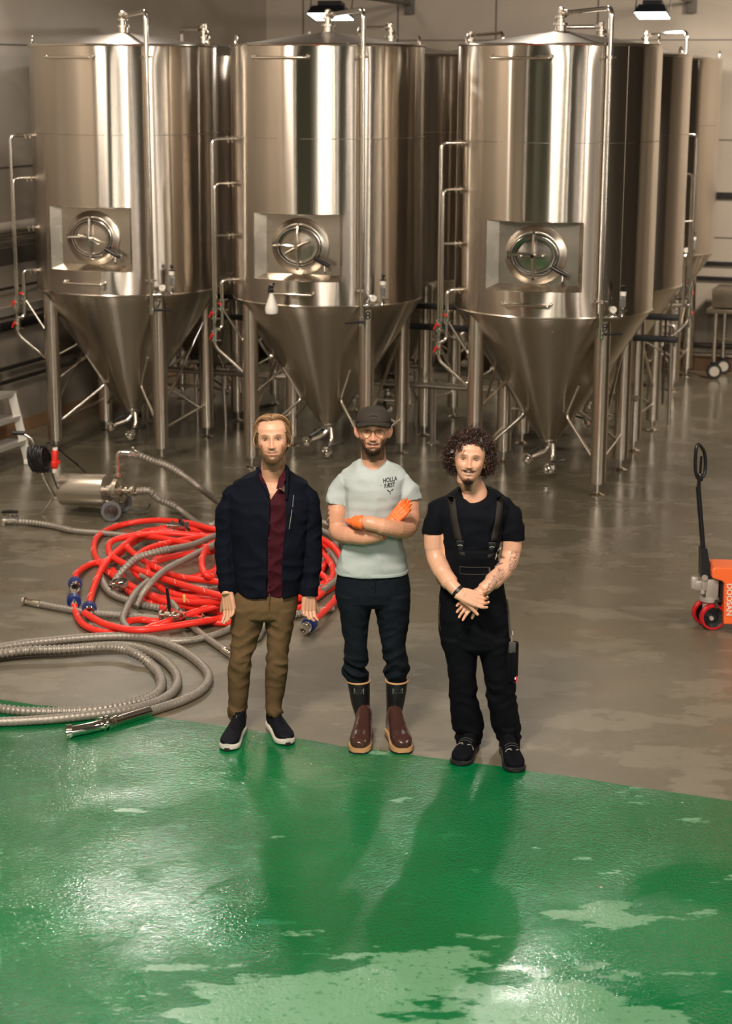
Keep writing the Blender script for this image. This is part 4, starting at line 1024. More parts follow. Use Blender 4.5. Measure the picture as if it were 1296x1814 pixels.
mb = MB(); mb.tube([M2 @ Vector((x, -.090+abs(x)*.25, .076+.006*math.cos(x*60))) for x in np.linspace(-.02, .02, 9)], .0022, 5); mb.tube([M2 @ Vector((x, -.0935+abs(x)*.2, .066)) for x in np.linspace(-.014, .014, 5)], .0018, 5)
o_ = mb.build('cap_emblem', MT['pocket_grey'], None); o_.parent = cap
# glasses
mb = MB()
for s_ in (-1, 1):
    pts = []
    for i in range(24):
        a = 2*PI*i/24; x = s_*.0325+.0235*math.cos(a); z = -.003+.0205*math.sin(a)*(1.0 if math.sin(a) < 0 else .82); pts.append(M2 @ Vector((x, -.094+.16*(abs(x)-.01)**1.0*.35, z)))
    mb.tube(pts, .0015, 6, closed=True)
    mb.tube([M2 @ Vector((s_*.056, -.086, .006)), M2 @ Vector((s_*.072, -.072, .006)), M2 @ Vector((s_*.083, .0, .006))], .0011, 6)
mb.tube([M2 @ Vector((-.010, -.0955, .001)), M2 @ Vector((0, -.100, .005)), M2 @ Vector((.010, -.0955, .001))], .0011, 6)
gl = adopt(mb.build('glasses', MT['wire'], None), r2)
# t-shirt
mb = MB()
rows(mb, Y, [(1014, 594, 722, .118, 0), (1000, 594.5, 721.5, .120), (970, 601, 717, .118), (930, 608, 712, .122, .01), (890, 610, 709, .132, .015), (860, 608, 716, .130, .02), (843, 604, 722, .118, .03), (834, 608, 716, .104, .035), (824, 622, 703, .090, .04), (813, 636, 687, .078, .04)], 48, 2.25)
for pts, rr in (([(634, 849, .03), (612, 856, .025), (601, 873, .02), (596, 894, .010)], [.040, .055, .060, .062]), ([(692, 849, .03), (712, 855, .025), (721, 871, .02), (726, 889, .010)], [.040, .055, .060, .062])):
    mb.tube([J(*p) for p in pts], rr, 28)
def tee_post(co, no):
    z = co[:, 2]; a = nfield(co, 10, 7, 6, 1.); b_ = nfield(co, 9, 9, 22, 4.)
    return co + no*((.0115*(1-2*np.abs(a)-.5)) + .006*b_)[:, None]
neck = MB(); cN = J(661, 806, -.03); neck.loft([(cN.x, Y-.02, cN.z+.14, .082, .115), (cN.x, Y-.02, cN.z+.02, .080, .11), (cN.x, Y-.03, cN.z-.032, .079, .10), (cN.x, Y-.055, cN.z-.055, .068, .085), (cN.x, Y-.085, cN.z-.078, .040, .050), (cN.x, Y-.095, cN.z-.086, .015, .02)], 40)
tee = fuse('t_shirt', mb, .006, MT['tee_blue'], r2, 3, post=tee_post, carve=[neck])
mb = MB(); hemp = []
for i in range(64):
    a = 2*PI*i/64; hemp.append(J(658, 1012, 0)+Vector((.189*math.copysign(abs(math.cos(a))**(2/2.25), math.cos(a)), .1205*math.copysign(abs(math.sin(a))**(2/2.25), math.sin(a)), .004)))
mb.tube(hemp, .0045, 6, closed=True, ell=2.2, upv=(1, 0, 0)); q = mb.build('hem', MT['tee_blue'], None); q.parent = tee
# printed lettering and sprig on the chest, laid on the cloth
def print_on(me, cx, cy, Yf, sx, material, parent, name, rot=0., push=.0035):
    c_ = at(cx, cy, Yf); co = [Vector((v.co.x, 0, v.co.y)) for v in me.vertices]; R0_ = Matrix.Rotation(rot, 3, 'Y')
    tm = tee.data if parent is tee else parent.data
    from mathutils.bvhtree import BVHTree
    bv = BVHTree.FromPolygons([v.co for v in tm.vertices], [p.vertices for p in tm.polygons])
    for v, q in zip(me.vertices, co):
        p = R0_ @ q + c_; hit = bv.ray_cast(Vector((p.x, p.y-.6, p.z)), Vector((0, 1, 0)))
        v.co = (hit[0] - Vector((0, push, 0))) if hit[0] is not None else p
    me.materials.append(material); o = bpy.data.objects.new(name, me); C.objects.link(o); o.parent = parent; return o
print_on(text_mesh('HOLLA', .0285, .0, sx=.82), 691, 860.0, Y-.2, 1, MT['ink'], tee, 'lettering', R_(-3))
print_on(text_mesh('FÆST', .0285, .0, sx=.82), 690.5, 868.6, Y-.2, 1, MT['ink'], tee, 'lettering', R_(-3))
def blob_mesh(polys):
    mb = MB()
    for pl in polys: mb.add([(x, y, 0) for x, y in pl], [tuple(range(len(pl)))])
    me = bpy.data.meshes.new('emblem'); me.from_pydata(mb.v, [], mb.f); return me
print_on(blob_mesh([[(-.018, .010), (-.012, .011), (-.003, .0035), (-.002, .0), (-.010, .003)], [(.018, .012), (.012, .012), (.004, .004), (.003, .001), (.011, .005)], [(-.0015, .002), (.0025, .002), (.002, -.008), (.0035, -.013), (-.0008, -.011)], [(-.05, .034), (-.046, .036), (-.045, .032)]]), 691, 879, Y-.2, 1, MT['ink'], tee, 'emblem')
# gloves
mb = MB(); w0 = J(641, 925.5, -.215); w1 = J(622, 924, -.175)
mb.tube([J(643, 925.5, -.218), J(639, 925.5, -.216), J(636, 925.3, -.213), J(628, 925, -.195)], [.0385, .039, .035, .033], 22)
hand_mb(mb, J(629, 924, -.180), (-.22, 1, -.12), (-.6, -.2, 1), 1, (8, 8, 8, 8), .84, (2, 0), .3)
fuse('glove', mb, .003, MT['glove_orange'], r2, 2)
mb = MB(); hand_mb(mb, J(695, 921, -.150), (.72, .02, .70), (-.30, -1, .1), -1, (14, 16, 18, 20), .86, (14, 0), .8)
mb.tube([J(690, 929, -.16), J(699, 919, -.155)], [.036, .033], 16)
fuse('glove', mb, .003, MT['glove_orange'], r2, 2)
mb = MB(); c_ = J(677, 944, -.165); ax = Vector((.8, 0, .35)).normalized(); q = ax.to_track_quat('Z', 'Y').to_matrix().to_4x4(); mb.lathe([(.036, -.003), (.0375, 0), (.036, .003)], 24, c_, q)
o_ = adopt(mb.build('wrist_cord', MT['badge_red'], None), r2)
# trousers tucked into rubber boots
mb = MB()
rows(mb, Y, [(1000, 599, 720, .105, 0), (1022, 596, 724, .112, 0), (1045, 592, 727, .118, 0), (1062, 595, 727, .115, 0), (1072, 600, 725, .09, 0)])
rows(mb, Y, [(1050, 593, 660, .108, 0), (1070, 597, 661, .104), (1090, 602.5, 655, .096), (1112, 604, 652, .088), (1122, 606, 651, .084, -.005), (1142, 610, 651, .076, -.01), (1160, 609, 651, .072, -.01), (1170, 608, 651, .074), (1188, 607.5, 650, .076, .01), (1200, 613, 650, .066, .02), (1215, 620, 648, .055, .02)], 28, 2.1)
rows(mb, Y, [(1050, 661, 727, .108, 0), (1070, 662.5, 726.5, .104), (1090, 665.5, 725, .096), (1112, 670, 723, .088), (1122, 672, 720, .084, -.005), (1142, 675.5, 717, .076, -.01), (1160, 677, 720, .072, -.01), (1170, 680, 723, .074), (1188, 681, 724, .076, .01), (1200, 686, 721, .066, .02), (1215, 690, 715, .055, .02)], 28, 2.1)
fuse('trousers', mb, .006, MT['denim'], r2, 3, post=tr_post(.40, .36, .009))
mb = MB(); mb.tube([J(664.5, 1022, -.114), J(664, 1045, -.118), J(663, 1062, -.108)], .0028, 6); adopt(mb.build('fly_seam', MT['denim'], None), r2)
def boot(root, top, rws, toe, heel):
    mb = MB(); rows(mb, Y, rws, 30, 2.05)
    sh = fuse('boot', mb, .005, MT['rubber_boot'], root, 3)
    heel = Vector(heel); toe = Vector(toe); d = toe-heel; L = d.length; d.normalize(); s_ = Vector((d.y, -d.x, 0))
    mb = MB(); S = []
    for t, w_, h_ in ((0, .55, .07), (.05, .72, .10), (.15, .78, .16), (.28, .76, .165), (.42, .80, .130), (.56, .90, .100), (.70, 1.0, .082), (.84, .98, .072), (.94, .78, .060), (1., .40, .045)):
        S.append([heel+d*(t*L)+s_*(.056*w_*math.copysign(abs(math.cos(a))**.85, math.cos(a)))+Vector((0, 0, .022+h_/2+h_/2*math.copysign(abs(math.sin(a))**.85, math.sin(a)))) for a in [2*PI*j/24 for j in range(24)]])
    n = 24; mb.add([v for q in S for v in q], [(i*n+j, i*n+(j+1) % n, (i+1)*n+(j+1) % n, (i+1)*n+j) for i in range(len(S)-1) for j in range(n)]+[tuple(range(n)), tuple((len(S)-1)*n+j for j in reversed(range(n)))])
    v_ = fuse('boot_foot', mb, .005, MT['boot_brown'], root, 4); v_.parent = sh; v_.matrix_parent_inverse = Matrix.Identity(4)
    mb = MB(); out = []
    for k, (z0) in enumerate((.004, .030)):
        pass
    ring = [(0, .50), (.03, .70), (.12, .80), (.3, .78), (.42, .78), (.55, .90), (.70, 1.03), (.84, 1.02), (.94, .84), (1.01, .45)]
    outline = [heel+d*(t*L)+s_*.058*w_ for t, w_ in ring]+[heel+d*(t*L)-s_*.058*w_ for t, w_ in reversed(ring)]
    m_ = len(outline); mb.add([p+Vector((0, 0, .002)) for p in outline]+[p+Vector((0, 0, .036)) for p in outline], [tuple(range(m_)), tuple(range(2*m_-1, m_-1, -1))]+[(i, (i+1) % m_, (i+1) % m_+m_, i+m_) for i in range(m_)])
    so = mb.build('sole', MT['gum'], None, ang=60); so.parent = sh
    mb = MB(); mb.add([p*1. for p in outline]+[p+Vector((0, 0, .012)) for p in outline], [tuple(range(m_)), tuple(range(2*m_-1, m_-1, -1))]+[(i, (i+1) % m_, (i+1) % m_+m_, i+m_) for i in range(m_)])
    ce = sum(outline, Vector())/m_; mb.v = [tuple(ce+(Vector(v)-ce)*1.02) if v[2] > 0 else tuple(ce+(Vector(v)-ce)*1.0) for v in mb.v]
    so = mb.build('outsole', MT['sole_black'], None, ang=60); so.parent = sh
    # cream band at the top edge and the small printed patch
    y0, xl, xr, hd = rws[0][:4]; a = at(xl, y0, Y+rws[0][4]); b = at(xr, y0, Y+rws[0][4]); c_ = (a+b)/2
    mb = MB(); mb.tube([c_+Vector(((b.x-a.x)/2*1.01*math.cos(t), hd*1.01*math.sin(t), -.006)) for t in np.linspace(0, 2*PI, 40, endpoint=False)], .0055, 8, closed=True); q = mb.build('top_band', MT['gum'], None); q.parent = sh
    y1 = y0+17; px = (xl+xr)/2+1; pm = blob_mesh([[(-.026, -.016), (.026, -.016), (.026, .016), (-.026, .016)]])
    q = print_on(pm, px, y1, Y, 1, MT['grey_print'], sh, 'patch', 0, .0015)
    q = print_on(text_mesh('REG', .02, 0) if False else blob_mesh([[(-.021, .001), (.021, .001), (.021, .011), (-.021, .011)][::1], [(-.018, -.011), (-.008, -.011), (-.008, -.005), (-.018, -.005)], [(.008, -.011), (.018, -.011), (.018, -.005), (.008, -.005)]]), px, y1, Y, 1, MT['pocket_grey'], sh, 'patch_print', 0, .0022)
    return sh
boot(r2, 0, [(1203, 614, 655, .068, .02), (1222, 617.5, 655, .066, .02), (1245, 621.5, 655, .062, .03), (1265, 628, 655, .058, .035), (1285, 631, 655, .060, .035), (1300, 632, 656, .066, .03), (1306, 634, 655, .05, .03)], gp(635, 1337), gp(647, 1297))
boot(r2, 0, [(1203, 683.5, 722, .068, .02), (1222, 683.5, 720, .066, .02), (1245, 684, 716, .062, .03), (1265, 684, 711, .058, .035), (1285, 683, 711, .060, .035), (1300, 682, 712, .066, .03), (1306, 685, 710, .05, .03)], gp(715, 1337), gp(694, 1299))

# ================= man in the black bib overalls
Y = 9.10; J = jp(Y)
P3 = dict(brow=(.09, .045, .028), brow_a=.7, beard=(.035, .016, .010), beard_full=.10, must=.82, goat=.95, b_top0=.05, b_top1=.07, iris=(.02, .014, .01), skin=np.array([.62, .345, .235]), smile=9., lip=(.52, .22, .18), cheek=.009, mus_w=.031, mw=.030, open=.0030)
r3 = person('curly haired man in black bib overalls with a tattooed forearm', .57, Y)
M3 = head_matrix(832, 812.5, Y-.02, -4, 8, 3.5, 1.04)
mb = MB(); head_mb(mb, M3, P3)
mb.tube([M3 @ Vector((0, .025, -.03)), M3 @ Vector((0, .03, -.10)), J(838, 864, .02), J(840, 880, .03), J(840, 900, .05)], [.058, .060, .060, .076, .11], 28)
mb.loft([(J(840, 0).x, Y+.03, z, ax, ay) for z, ax, ay in ((1.365, .072, .050), (1.33, .105, .066), (1.28, .140, .080), (1.20, .155, .095), (1.05, .15, .095), (.9, .145, .09))], 32)
mb.tube(spline([J(795, 900, .03), J(775, 922, .02), J(769, 950, .01), J(770, 975, .0), J(775, 995, -.03), J(787, 1018, -.10), J(800, 1037, -.155), J(812, 1049, -.18), J(822, 1056, -.19)], 4), [.040]*4+[.052]*4+[.053]*4+[.050]*4+[.049]*4+[.044]*4+[.035]*4+[.030]*4+[.030], 18)
mb.tube(spline([J(884, 902, .03), J(901, 926, .02), J(906, 955, .01), J(905, 978, .0), J(898, 1000, -.04), J(884, 1018, -.10), J(867, 1035, -.145), J(853, 1047, -.16), J(845, 1053, -.165)], 4), [.040]*4+[.052]*4+[.052]*4+[.049]*4+[.049]*4+[.045]*4+[.036]*4+[.029]*4+[.028], 18)
# his right hand closes over the back of his left wrist
hand_mb(mb, J(815, 1052, -.195), (.95, -.10, -.30), (-.25, -.75, .60), 1, (24, 30, 34, 38), 1.04, (16, 10), 3)
# his left hand hangs underneath, fingers pointing down to the side
hand_mb(mb, J(848, 1052, -.155), (-.72, -.20, -.62), (.3, -.85, .35), -1, (16, 20, 22, 24), 1.0, (30, 0), 5)
def ext3(co, no, col):
    x, z = co[:, 0], co[:, 2]; A = J(909, 975, 0); B = J(905, 1003, -.04); Cc = J(884, 1012, -.10); D = J(866, 1042, -.15)
    def seg(a, b, r0):
        ab = np.array([b.x-a.x, b.z-a.z]); ap = np.stack([x-a.x, z-a.z], 1); t = np.clip(ap@ab/(ab@ab), 0, 1); d = np.linalg.norm(ap-t[:, None]*ab, axis=1); return np.exp(-(d/r0)**4)
    m_ = np.maximum(seg(A, B, .022), seg(Cc, D, .028)); n_ = nfield(co, 55, 55, 55, 3.); l = np.clip((np.abs(n_) < .10)*1.+.42*(nfield(co, 24, 24, 24, 6.) > -.05), 0, 1)
    f = (np.clip(m_*1.3-.1, 0, 1)*l*.74*(z < at(0, 968, Y).z)*(x > at(850, 0, Y).x))[:, None]; return col*(1-f)+np.array([.075, .062, .062])*f
fuse('body', mb, .0030, MT['skin'], r3, 2, .45, colour=skin_colour(M3, P3, P3['skin'], ext3))
eyes(M3, P3, r3)
mb = MB(); q0 = [M3 @ Vector((x, float(front_y(np.float64(x), np.float64(-.0625+9*x*x), P3))-.0008, -.0622+9*x*x)) for x in np.linspace(-.017, .017, 9)]; q1 = [M3 @ Vector((x, float(front_y(np.float64(x), np.float64(-.0675+9*x*x), P3))-.0008, -.0672+8.4*x*x)) for x in np.linspace(-.017, .017, 9)]
mb.add(q0+q1, [(i, i+1, i+10, i+9) for i in range(8)]); adopt(mb.build('teeth', mat('teeth', (.42, .36, .30), .4), None), r3)
# curly hair
CU = [(.030, .013, .009), (.020, .009, .007), (.050, .022, .014), (.012, .006, .005), (.075, .034, .021), (.036, .016, .011)]
mb = MB(); mb.col = CU[3]
hl3 = lambda p: (p.z > .050 - max(0, abs(p.x)-.045)*2.2 - max(0, p.y+.05)*2.6) and p.z > -.085
def lump(d):
    w_, f_, b_, h_ = .122, .108, .125, .146
    k_ = math.sqrt((d.x/w_)**2+(d.y/(f_ if d.y < 0 else b_))**2+((d.z)/(h_ if d.z > 0 else .110))**2); return 1/k_
n = 64; k = 44; vs = []; ok = {}
for i in range(k+1):
    for j in range(n):
        ph = PI*i/k; th = 2*PI*j/n; d = Vector((math.sin(ph)*math.cos(th), math.sin(ph)*math.sin(th), math.cos(ph)))
        p = d*(lump(d)*(.90+.16*noise.noise(d*5)+.08*noise.noise(d*13))); vs.append(M3 @ (p+Vector((0, .012, .006))))
        ok[(i, j)] = (d.z > .56-1.25*max(0, d.y+.70) - .4*max(0, abs(d.x)-.42)) and (d.z > -.62)
mb.add(vs, [(i*n+j, i*n+(j+1) % n, (i+1)*n+(j+1) % n, (i+1)*n+j) for i in range(k) for j in range(n) if ok[(i, j)] and ok[(i+1, j)] and ok[(i, (j+1) % n)]])
def curl_strand(root_, d, L, cr, turns, r, col):
    d = d.normalized(); a = d.orthogonal().normalized(); b = d.cross(a); ph = rnd.uniform(0, 6.28); pts = []; nseg = int(turns*7)+2; sag = rnd.uniform(0, .35)
    for q in range(nseg):
        t = q/(nseg-1); w2 = cr*min(1, .4+t*1.3); pts.append(M3 @ (root_+d*(L*t)+a*(w2*math.cos(ph+t*turns*6.28))+b*(w2*math.sin(ph+t*turns*6.28))+Vector((0, 0, -sag*L*t*t))))
    strand(mb, pts, r, 3, col)
cnt = 0
while cnt < 2900:
    z = rnd.uniform(-.72, 1); th = rnd.uniform(0, 2*PI); s_ = math.sqrt(1-z*z); d = Vector((s_*math.cos(th), s_*math.sin(th), z))
    front = -d.y
    if front > .15 and d.z < .62*min(1, (front-.15)/.35) and abs(d.x) < .88: continue
    rr = lump(d); st = rnd.uniform(.60, .88); p = d*(rr*st)+Vector((0, .012, .006))
    dd = (d+Vector((rnd.uniform(-.6, .6), rnd.uniform(-.6, .6), rnd.uniform(-.6, .5)))).normalized()
    curl_strand(p, dd, rr*rnd.uniform(.20, .42)*(1.12 if d.z < .2 else 1.), rnd.uniform(.004, .009), rnd.uniform(1.5, 3.2), rnd.uniform(.0011, .0019), rnd.choice(CU)); cnt += 1
for i in range(150):                           # fringe over the forehead, longer on one side
    x = rnd.uniform(-.062, .060); z = .086-abs(x)*.25+rnd.uniform(-.006, .01); y_ = -.060-.01*rnd.random()
    L = rnd.uniform(.018, .040)*(1.35 if x < -.015 else .75); curl_strand(Vector((x, y_, z)), Vector((rnd.uniform(-.5, .3), -.40, -1)), L, rnd.uniform(.002, .006), rnd.uniform(1, 2), .0012, rnd.choice(CU))
adopt(mb.build('hair', MT['hair'], None), r3)
mb = MB(); beard_hairs(mb, M3, P3, [(420, lambda q: ((lambda x: (x, -.0525+x*x*1.5+q.uniform(-.003, .004)))(q.gauss(0, .017)))), (650, lambda q: (q.gauss(0, .012), -.106+q.uniform(-.012, .008))), (60, lambda q: (q.gauss(0, .004), -.083+q.uniform(-.006, .004)))], [(.04, .018, .012), (.022, .01, .008), (.07, .03, .02)], rnd, .008)
adopt(mb.build('beard', MT['hair'], None), r3)
# t-shirt
mb = MB()
rows(mb, Y, [(1040, 786, 880, .110, 0), (1000, 784, 882, .118), (960, 784, 886, .128, .01), (930, 780, 892, .134, .015), (905, 772, 905, .132, .02), (890, 776, 903, .118, .03), (879, 790, 890, .100, .035), (871, 798, 883, .092, .04), (864, 808, 873, .082, .04)], 48, 2.25)
for pts, rr in (([(795, 895, .03), (777, 908, .025), (769, 928, .02), (767, 947, .012)], [.060, .066, .063, .060]), ([(884, 897, .03), (901, 912, .025), (906, 935, .02), (907, 958, .012)], [.060, .066, .063, .062])):
    mb.tube([J(*p) for p in pts], rr, 28)
neck = MB(); cN = J(840.5, 862, -.03); neck.loft([(cN.x, Y-.02, cN.z+.14, .094, .115), (cN.x, Y-.02, cN.z+.01, .092, .11), (cN.x, Y-.03, cN.z-.035, .086, .10), (cN.x, Y-.055, cN.z-.060, .072, .085), (cN.x, Y-.085, cN.z-.080, .044, .055), (cN.x, Y-.095, cN.z-.088, .015, .02)], 40)
tee3 = fuse('t_shirt', mb, .006, MT['tee_black'], r3, 3, post=tee_post, carve=[neck])
# bib overalls
mb = MB()
rows(mb, Y, [(972, 806, 874, .055, -.090), (985, 800, 878, .060, -.088), (1000, 788, 886, .105, -.030), (1020, 783, 890, .125, -.005), (1040, 780, 893, .130, 0), (1060, 777, 896, .128, 0), (1090, 776, 900, .130, 0), (1120, 777, 903, .125), (1140, 780, 905, .118), (1152, 786, 902, .09)], 44, 2.3)
rows(mb, Y, [(1125, 777, 842, .115, 0), (1145, 783, 846, .108), (1165, 789, 845, .100), (1200, 794, 843, .088, -.01), (1240, 796, 846, .082, 0), (1262, 797, 853, .086, .01), (1280, 798.5, 857, .088, .02), (1292, 802, 857, .084, .02), (1302, 806, 854, .074, .03), (1316, 806.5, 850, .070, .03)], 28, 2.15)
rows(mb, Y, [(1125, 842, 904, .115, 0), (1145, 846, 907, .108), (1165, 850, 909, .100), (1200, 857, 911, .088, -.01), (1240, 861, 915, .082, 0), (1262, 867, 918, .086, .01), (1285, 869, 922, .088, .02), (1298, 877, 923, .082, .02), (1308, 881, 922, .074, .03), (1324, 881.5, 921, .070, .03)], 28, 2.15)
bib = fuse('bib_overalls', mb, .006, MT['work_black'], r3, 3, post=tr_post(.33, .06, .008))
from mathutils.bvhtree import BVHTree
def on_front(meshes, x, y, Y, push):
    best = None
    for tm in meshes:
        p = at(x, y, Y); h = BV[tm.name].ray_cast(Vector((p.x, p.y-.7, p.z)), Vector((0, 1, 0)))
        if h[0] is not None and (best is None or h[0].y < best.y): best = h[0]
    return best-Vector((0, push, 0)) if best is not None else at(x, y, Y-.12)
BV = {o.name: BVHTree.FromPolygons([v.co for v in o.data.vertices], [p.vertices for p in o.data.polygons]) for o in (tee3, bib)}
def ribbon(name, px, w_px, material, parent, thick=.0035, push=.003):
    L = []; Rr = []
    for i, (x, y) in enumerate(px):
        L.append(on_front((tee3, bib), x-w_px/2, y, Y, push)); Rr.append(on_front((tee3, bib), x+w_px/2, y, Y, push))
    mb = MB(); n_ = len(px); mb.add(L+Rr, [(i, i+1, n_+i+1, n_+i) for i in range(n_-1)])
    o = mb.build(name, material, None); sd = o.modifiers.new('s', 'SOLIDIFY'); sd.thickness = thick; o.parent = parent; return o
def lerp_px(a, b, n_=10): return [(a[0]+(b[0]-a[0])*i/n_, a[1]+(b[1]-a[1])*i/n_) for i in range(n_+1)]
ribbon('strap', lerp_px((799, 877), (802, 905), 6)+lerp_px((803, 912), (811, 950), 6), 12, MT['strap'], bib)
ribbon('strap', lerp_px((885, 879), (881, 905), 6)+lerp_px((880, 912), (872, 950), 6), 12, MT['strap'], bib)
for cx, cy, sl in ((812.5, 957, .12), (868.5, 961, -.12)):
    c_ = on_front((tee3, bib), cx, cy, Y, .008); mb = MB(); mb.box(c_+Vector((0, 0, .018)), (.040, .008, .022), None, .003); mb.box(c_-Vector((-sl*.04, 0, .012)), (.026, .010, .034), None, .004); mb.box(c_-Vector((-sl*.08, 0, .036)), (.038, .008, .016), None, .003)
    q = mb.build('buckle', MT['black_paint'], None); q.parent = bib
    mb = MB(); mb.tube([c_+Vector((-.012, -.007, .004)), c_+Vector((0, -.009, .008)), c_+Vector((.012, -.007, .004))], .0022, 6); q = mb.build('buckle_edge', MT['grey_print'], None); q.parent = bib
    ribbon('strap_end', [(cx+sl*20, cy+9), (cx+sl*35, cy+16)], 9, MT['strap'], bib)
# pocket flap with contrast stitching and a zip pull
def stitch(name, px, r, material):
    mb = MB(); mb.tube([on_front((tee3, bib), x, y, Y, .002) for x, y in px], r, 5); q = mb.build(name, material, None); q.parent = bib
stitch('pocket_flap', lerp_px((812, 992), (812, 1004), 3)+lerp_px((813, 1005), (862, 1005.5), 8)+lerp_px((862, 1003), (862, 993), 3), .0011, MT['pocket_grey'])
stitch('pocket_flap', lerp_px((812, 992), (862, 993), 8), .0014, MT['pocket_grey'])
stitch('zip_pull', lerp_px((864, 994), (866, 1010), 3), .0018, MT['grey_print'])
ribbon('printed_patch', lerp_px((877, 981), (884, 970), 3), 8, MT['grey_print'], bib)
ribbon('printed_patch', lerp_px((877, 995), (884, 989), 3), 8, MT['grey_print'], bib)
# thigh pocket with grey flap, tools and red badge at the outside seam
c_ = J(907, 1172, -.045); mb = MB(); mb.box(c_, (.05, .11, .20), R_(-14), .014); mb.box(c_+Vector((.004, -.062, -.01)), (.028, .014, .16), R_(-14), .006); pk = mb.build('thigh_pocket', MT['work_black'], None); pk.parent = bib
mb = MB(); mb.box(J(907, 1147, -.10), (.036, .012, .062), R_(-10), .005); mb.box(J(910.5, 1166, -.10), (.026, .012, .034), R_(-10), .004); q = mb.build('pocket_flap', MT['pocket_grey'], None); q.parent = bib
mb = MB(); mb.cyl(J(905, 1120, -.07), J(906, 1140, -.09), .006, 8); mb.cyl(J(906, 1118, -.07), J(907, 1126, -.075), .008, 8); q = mb.build('pocket_tool', MT['dull_steel'], None); q.parent = bib
mb = MB(); mb.box(J(912, 1203, -.112), (.018, .004, .034), R_(-14), .001); q = mb.build('badge', MT['badge_red'], None); q.parent = bib
mb = MB(); mb.box(J(912.4, 1202, -.115), (.007, .003, .012), R_(-14), .001); q = mb.build('badge_mark', MT['white_plastic'], None); q.parent = bib
mb = MB(); mb.tube(spline([J(894, 1064, -.07), J(899, 1072, -.07), J(899, 1084, -.06), J(896, 1098, -.055)], 5), .0022, 6); q = mb.build('cord_loop', MT['black_paint'], None); q.parent = bib
mb = MB(); mb.tube([J(779, 1070, -.05), J(777.5, 1095, -.05), J(781, 1130, -.04), J(790, 1160, -.03)], .0014, 5); q = mb.build('piping', MT['pocket_grey'], None); q.parent = bib; mb = MB(); mb.tube([J(897.5, 1062, -.04), J(901, 1090, -.045), J(903.5, 1130, -.05)], .006, 6); q = mb.build('piping', MT['pocket_grey'], None); q.parent = bib
# watch band
p = J(811, 1048, -.178); ax = (J(822, 1056, -.19)-J(800, 1037, -.155)).normalized(); q = ax.to_track_quat('Z', 'Y').to_matrix().to_4x4()
mb = MB(); mb.lathe([(.0325, -.010), (.0355, -.009), (.0355, .009), (.0325, .010)], 28, p, q); adopt(mb.build('wristband', MT['black_rubber'], None), r3)
def clog(root, toe, heel):
    o, so, d, s_ = shoe(root, heel, toe, .115, MT['work_black'], MT['sole_black'], .095, .026, rocker=.008)
    L = (Vector(toe)-Vector(heel)).length; h0 = Vector(heel); h0.z = 0
    for off in (.022, -.034):
        mb = MB(); c_ = h0+d*(.66*L)+s_*off; pts = []
        for i in range(9):
            a = PI*i/8; q = c_+s_*(.014*math.cos(a))+d*(-.014*math.sin(a)+.0); xx = (q-h0).dot(s_); tt = (q-h0).dot(d)/L; pts.append(Vector((q.x, q.y, .026+.095*(.86-.62*(tt-.3))*math.sqrt(max(.05, 1-(xx/.058)**2))+.0005)))
        mb.tube(pts, .0035, 6); q = mb.build('arc_print', MT['grey_print'], None); q.parent = o
    mb = MB()
    for k_ in range(2):
        pts = []
        for i in range(7):
            a = -1+2*i/6; q = h0+d*((.50+.07*k_)*L)+s_*(.034*a); tt = (q-h0).dot(d)/L; pts.append(Vector((q.x, q.y, .030+.095*(.90-.62*(tt-.3))*math.sqrt(max(.05, 1-(.034*a/.058)**2)))))
        mb.tube(pts, .0016, 5)
    q = mb.build('strap_stitch', MT['pocket_grey'], None); q.parent = o
clog(r3, gp(812, 1359), gp(838, 1322))
clog(r3, gp(914, 1371), gp(895, 1329))
# ------------------------------------------------------------------ hoses
mat('hose_red', (.88, .035, .022), .35, 0, .45); m = MT['hose_red']
mat('hose_print', (.85, .42, .36), .5)
m = mat('braid', (.42, .385, .335), .42, .45); noise_mix(m, (.17, .15, .125), (.44, .40, .35), 260, 2, .35, .65, bump=.3)
mat('blue_collar', (.012, .03, .16), .4)
def hose_path(px, z0=.024, step=.012, per=10):
    pts = [gp(x, y, (z if z is not None else z0)) for x, y, z in [(p[0], p[1], p[2] if len(p) > 2 else z0) for p in px]]
    return resample(spline(pts, per), step)
def steel_hose(label, px, r=.024, z0=.026, ends=(True, True), group='braided steel hoses lying on the floor', coil=(0, 0), name='steel_hose'):
    P = hose_path(px, z0, .0095); k = len(P); rr = []
    for i in range(k):
        big = i < coil[0] or i > k-coil[1]
        if big: rr.append(r*1.32 if i % 3 == 0 else r*.98)
        else: rr.append(r*(1.0 if i % 3 else 1.10))
    mb = MB(); mb.tube(P, rr, 12); o = mb.build(name, MT['braid'], None, ang=80); tag(o, label, 'hose', group)
    for e, on in ((0, ends[0]), (1, ends[1])):
        if not on: continue
        a = P[0] if e == 0 else P[-1]; d = (P[0]-P[6]).normalized() if e == 0 else (P[-1]-P[-7]).normalized()
        q = d.to_track_quat('Z', 'Y').to_matrix().to_4x4(); mb = MB()
        mb.lathe([(r*.9, -.02), (r*1.12, -.015), (r*1.12, .075), (r*.95, .08), (r*.95, .11), (r*1.35, .113), (r*1.35, .128), (r*1.05, .13), (r*1.05, .135), (r*.7, .136), (r*.7, .10)], 20, a, q)
        mb.build('end_fitting', MT['chrome'], o)
    return o, P
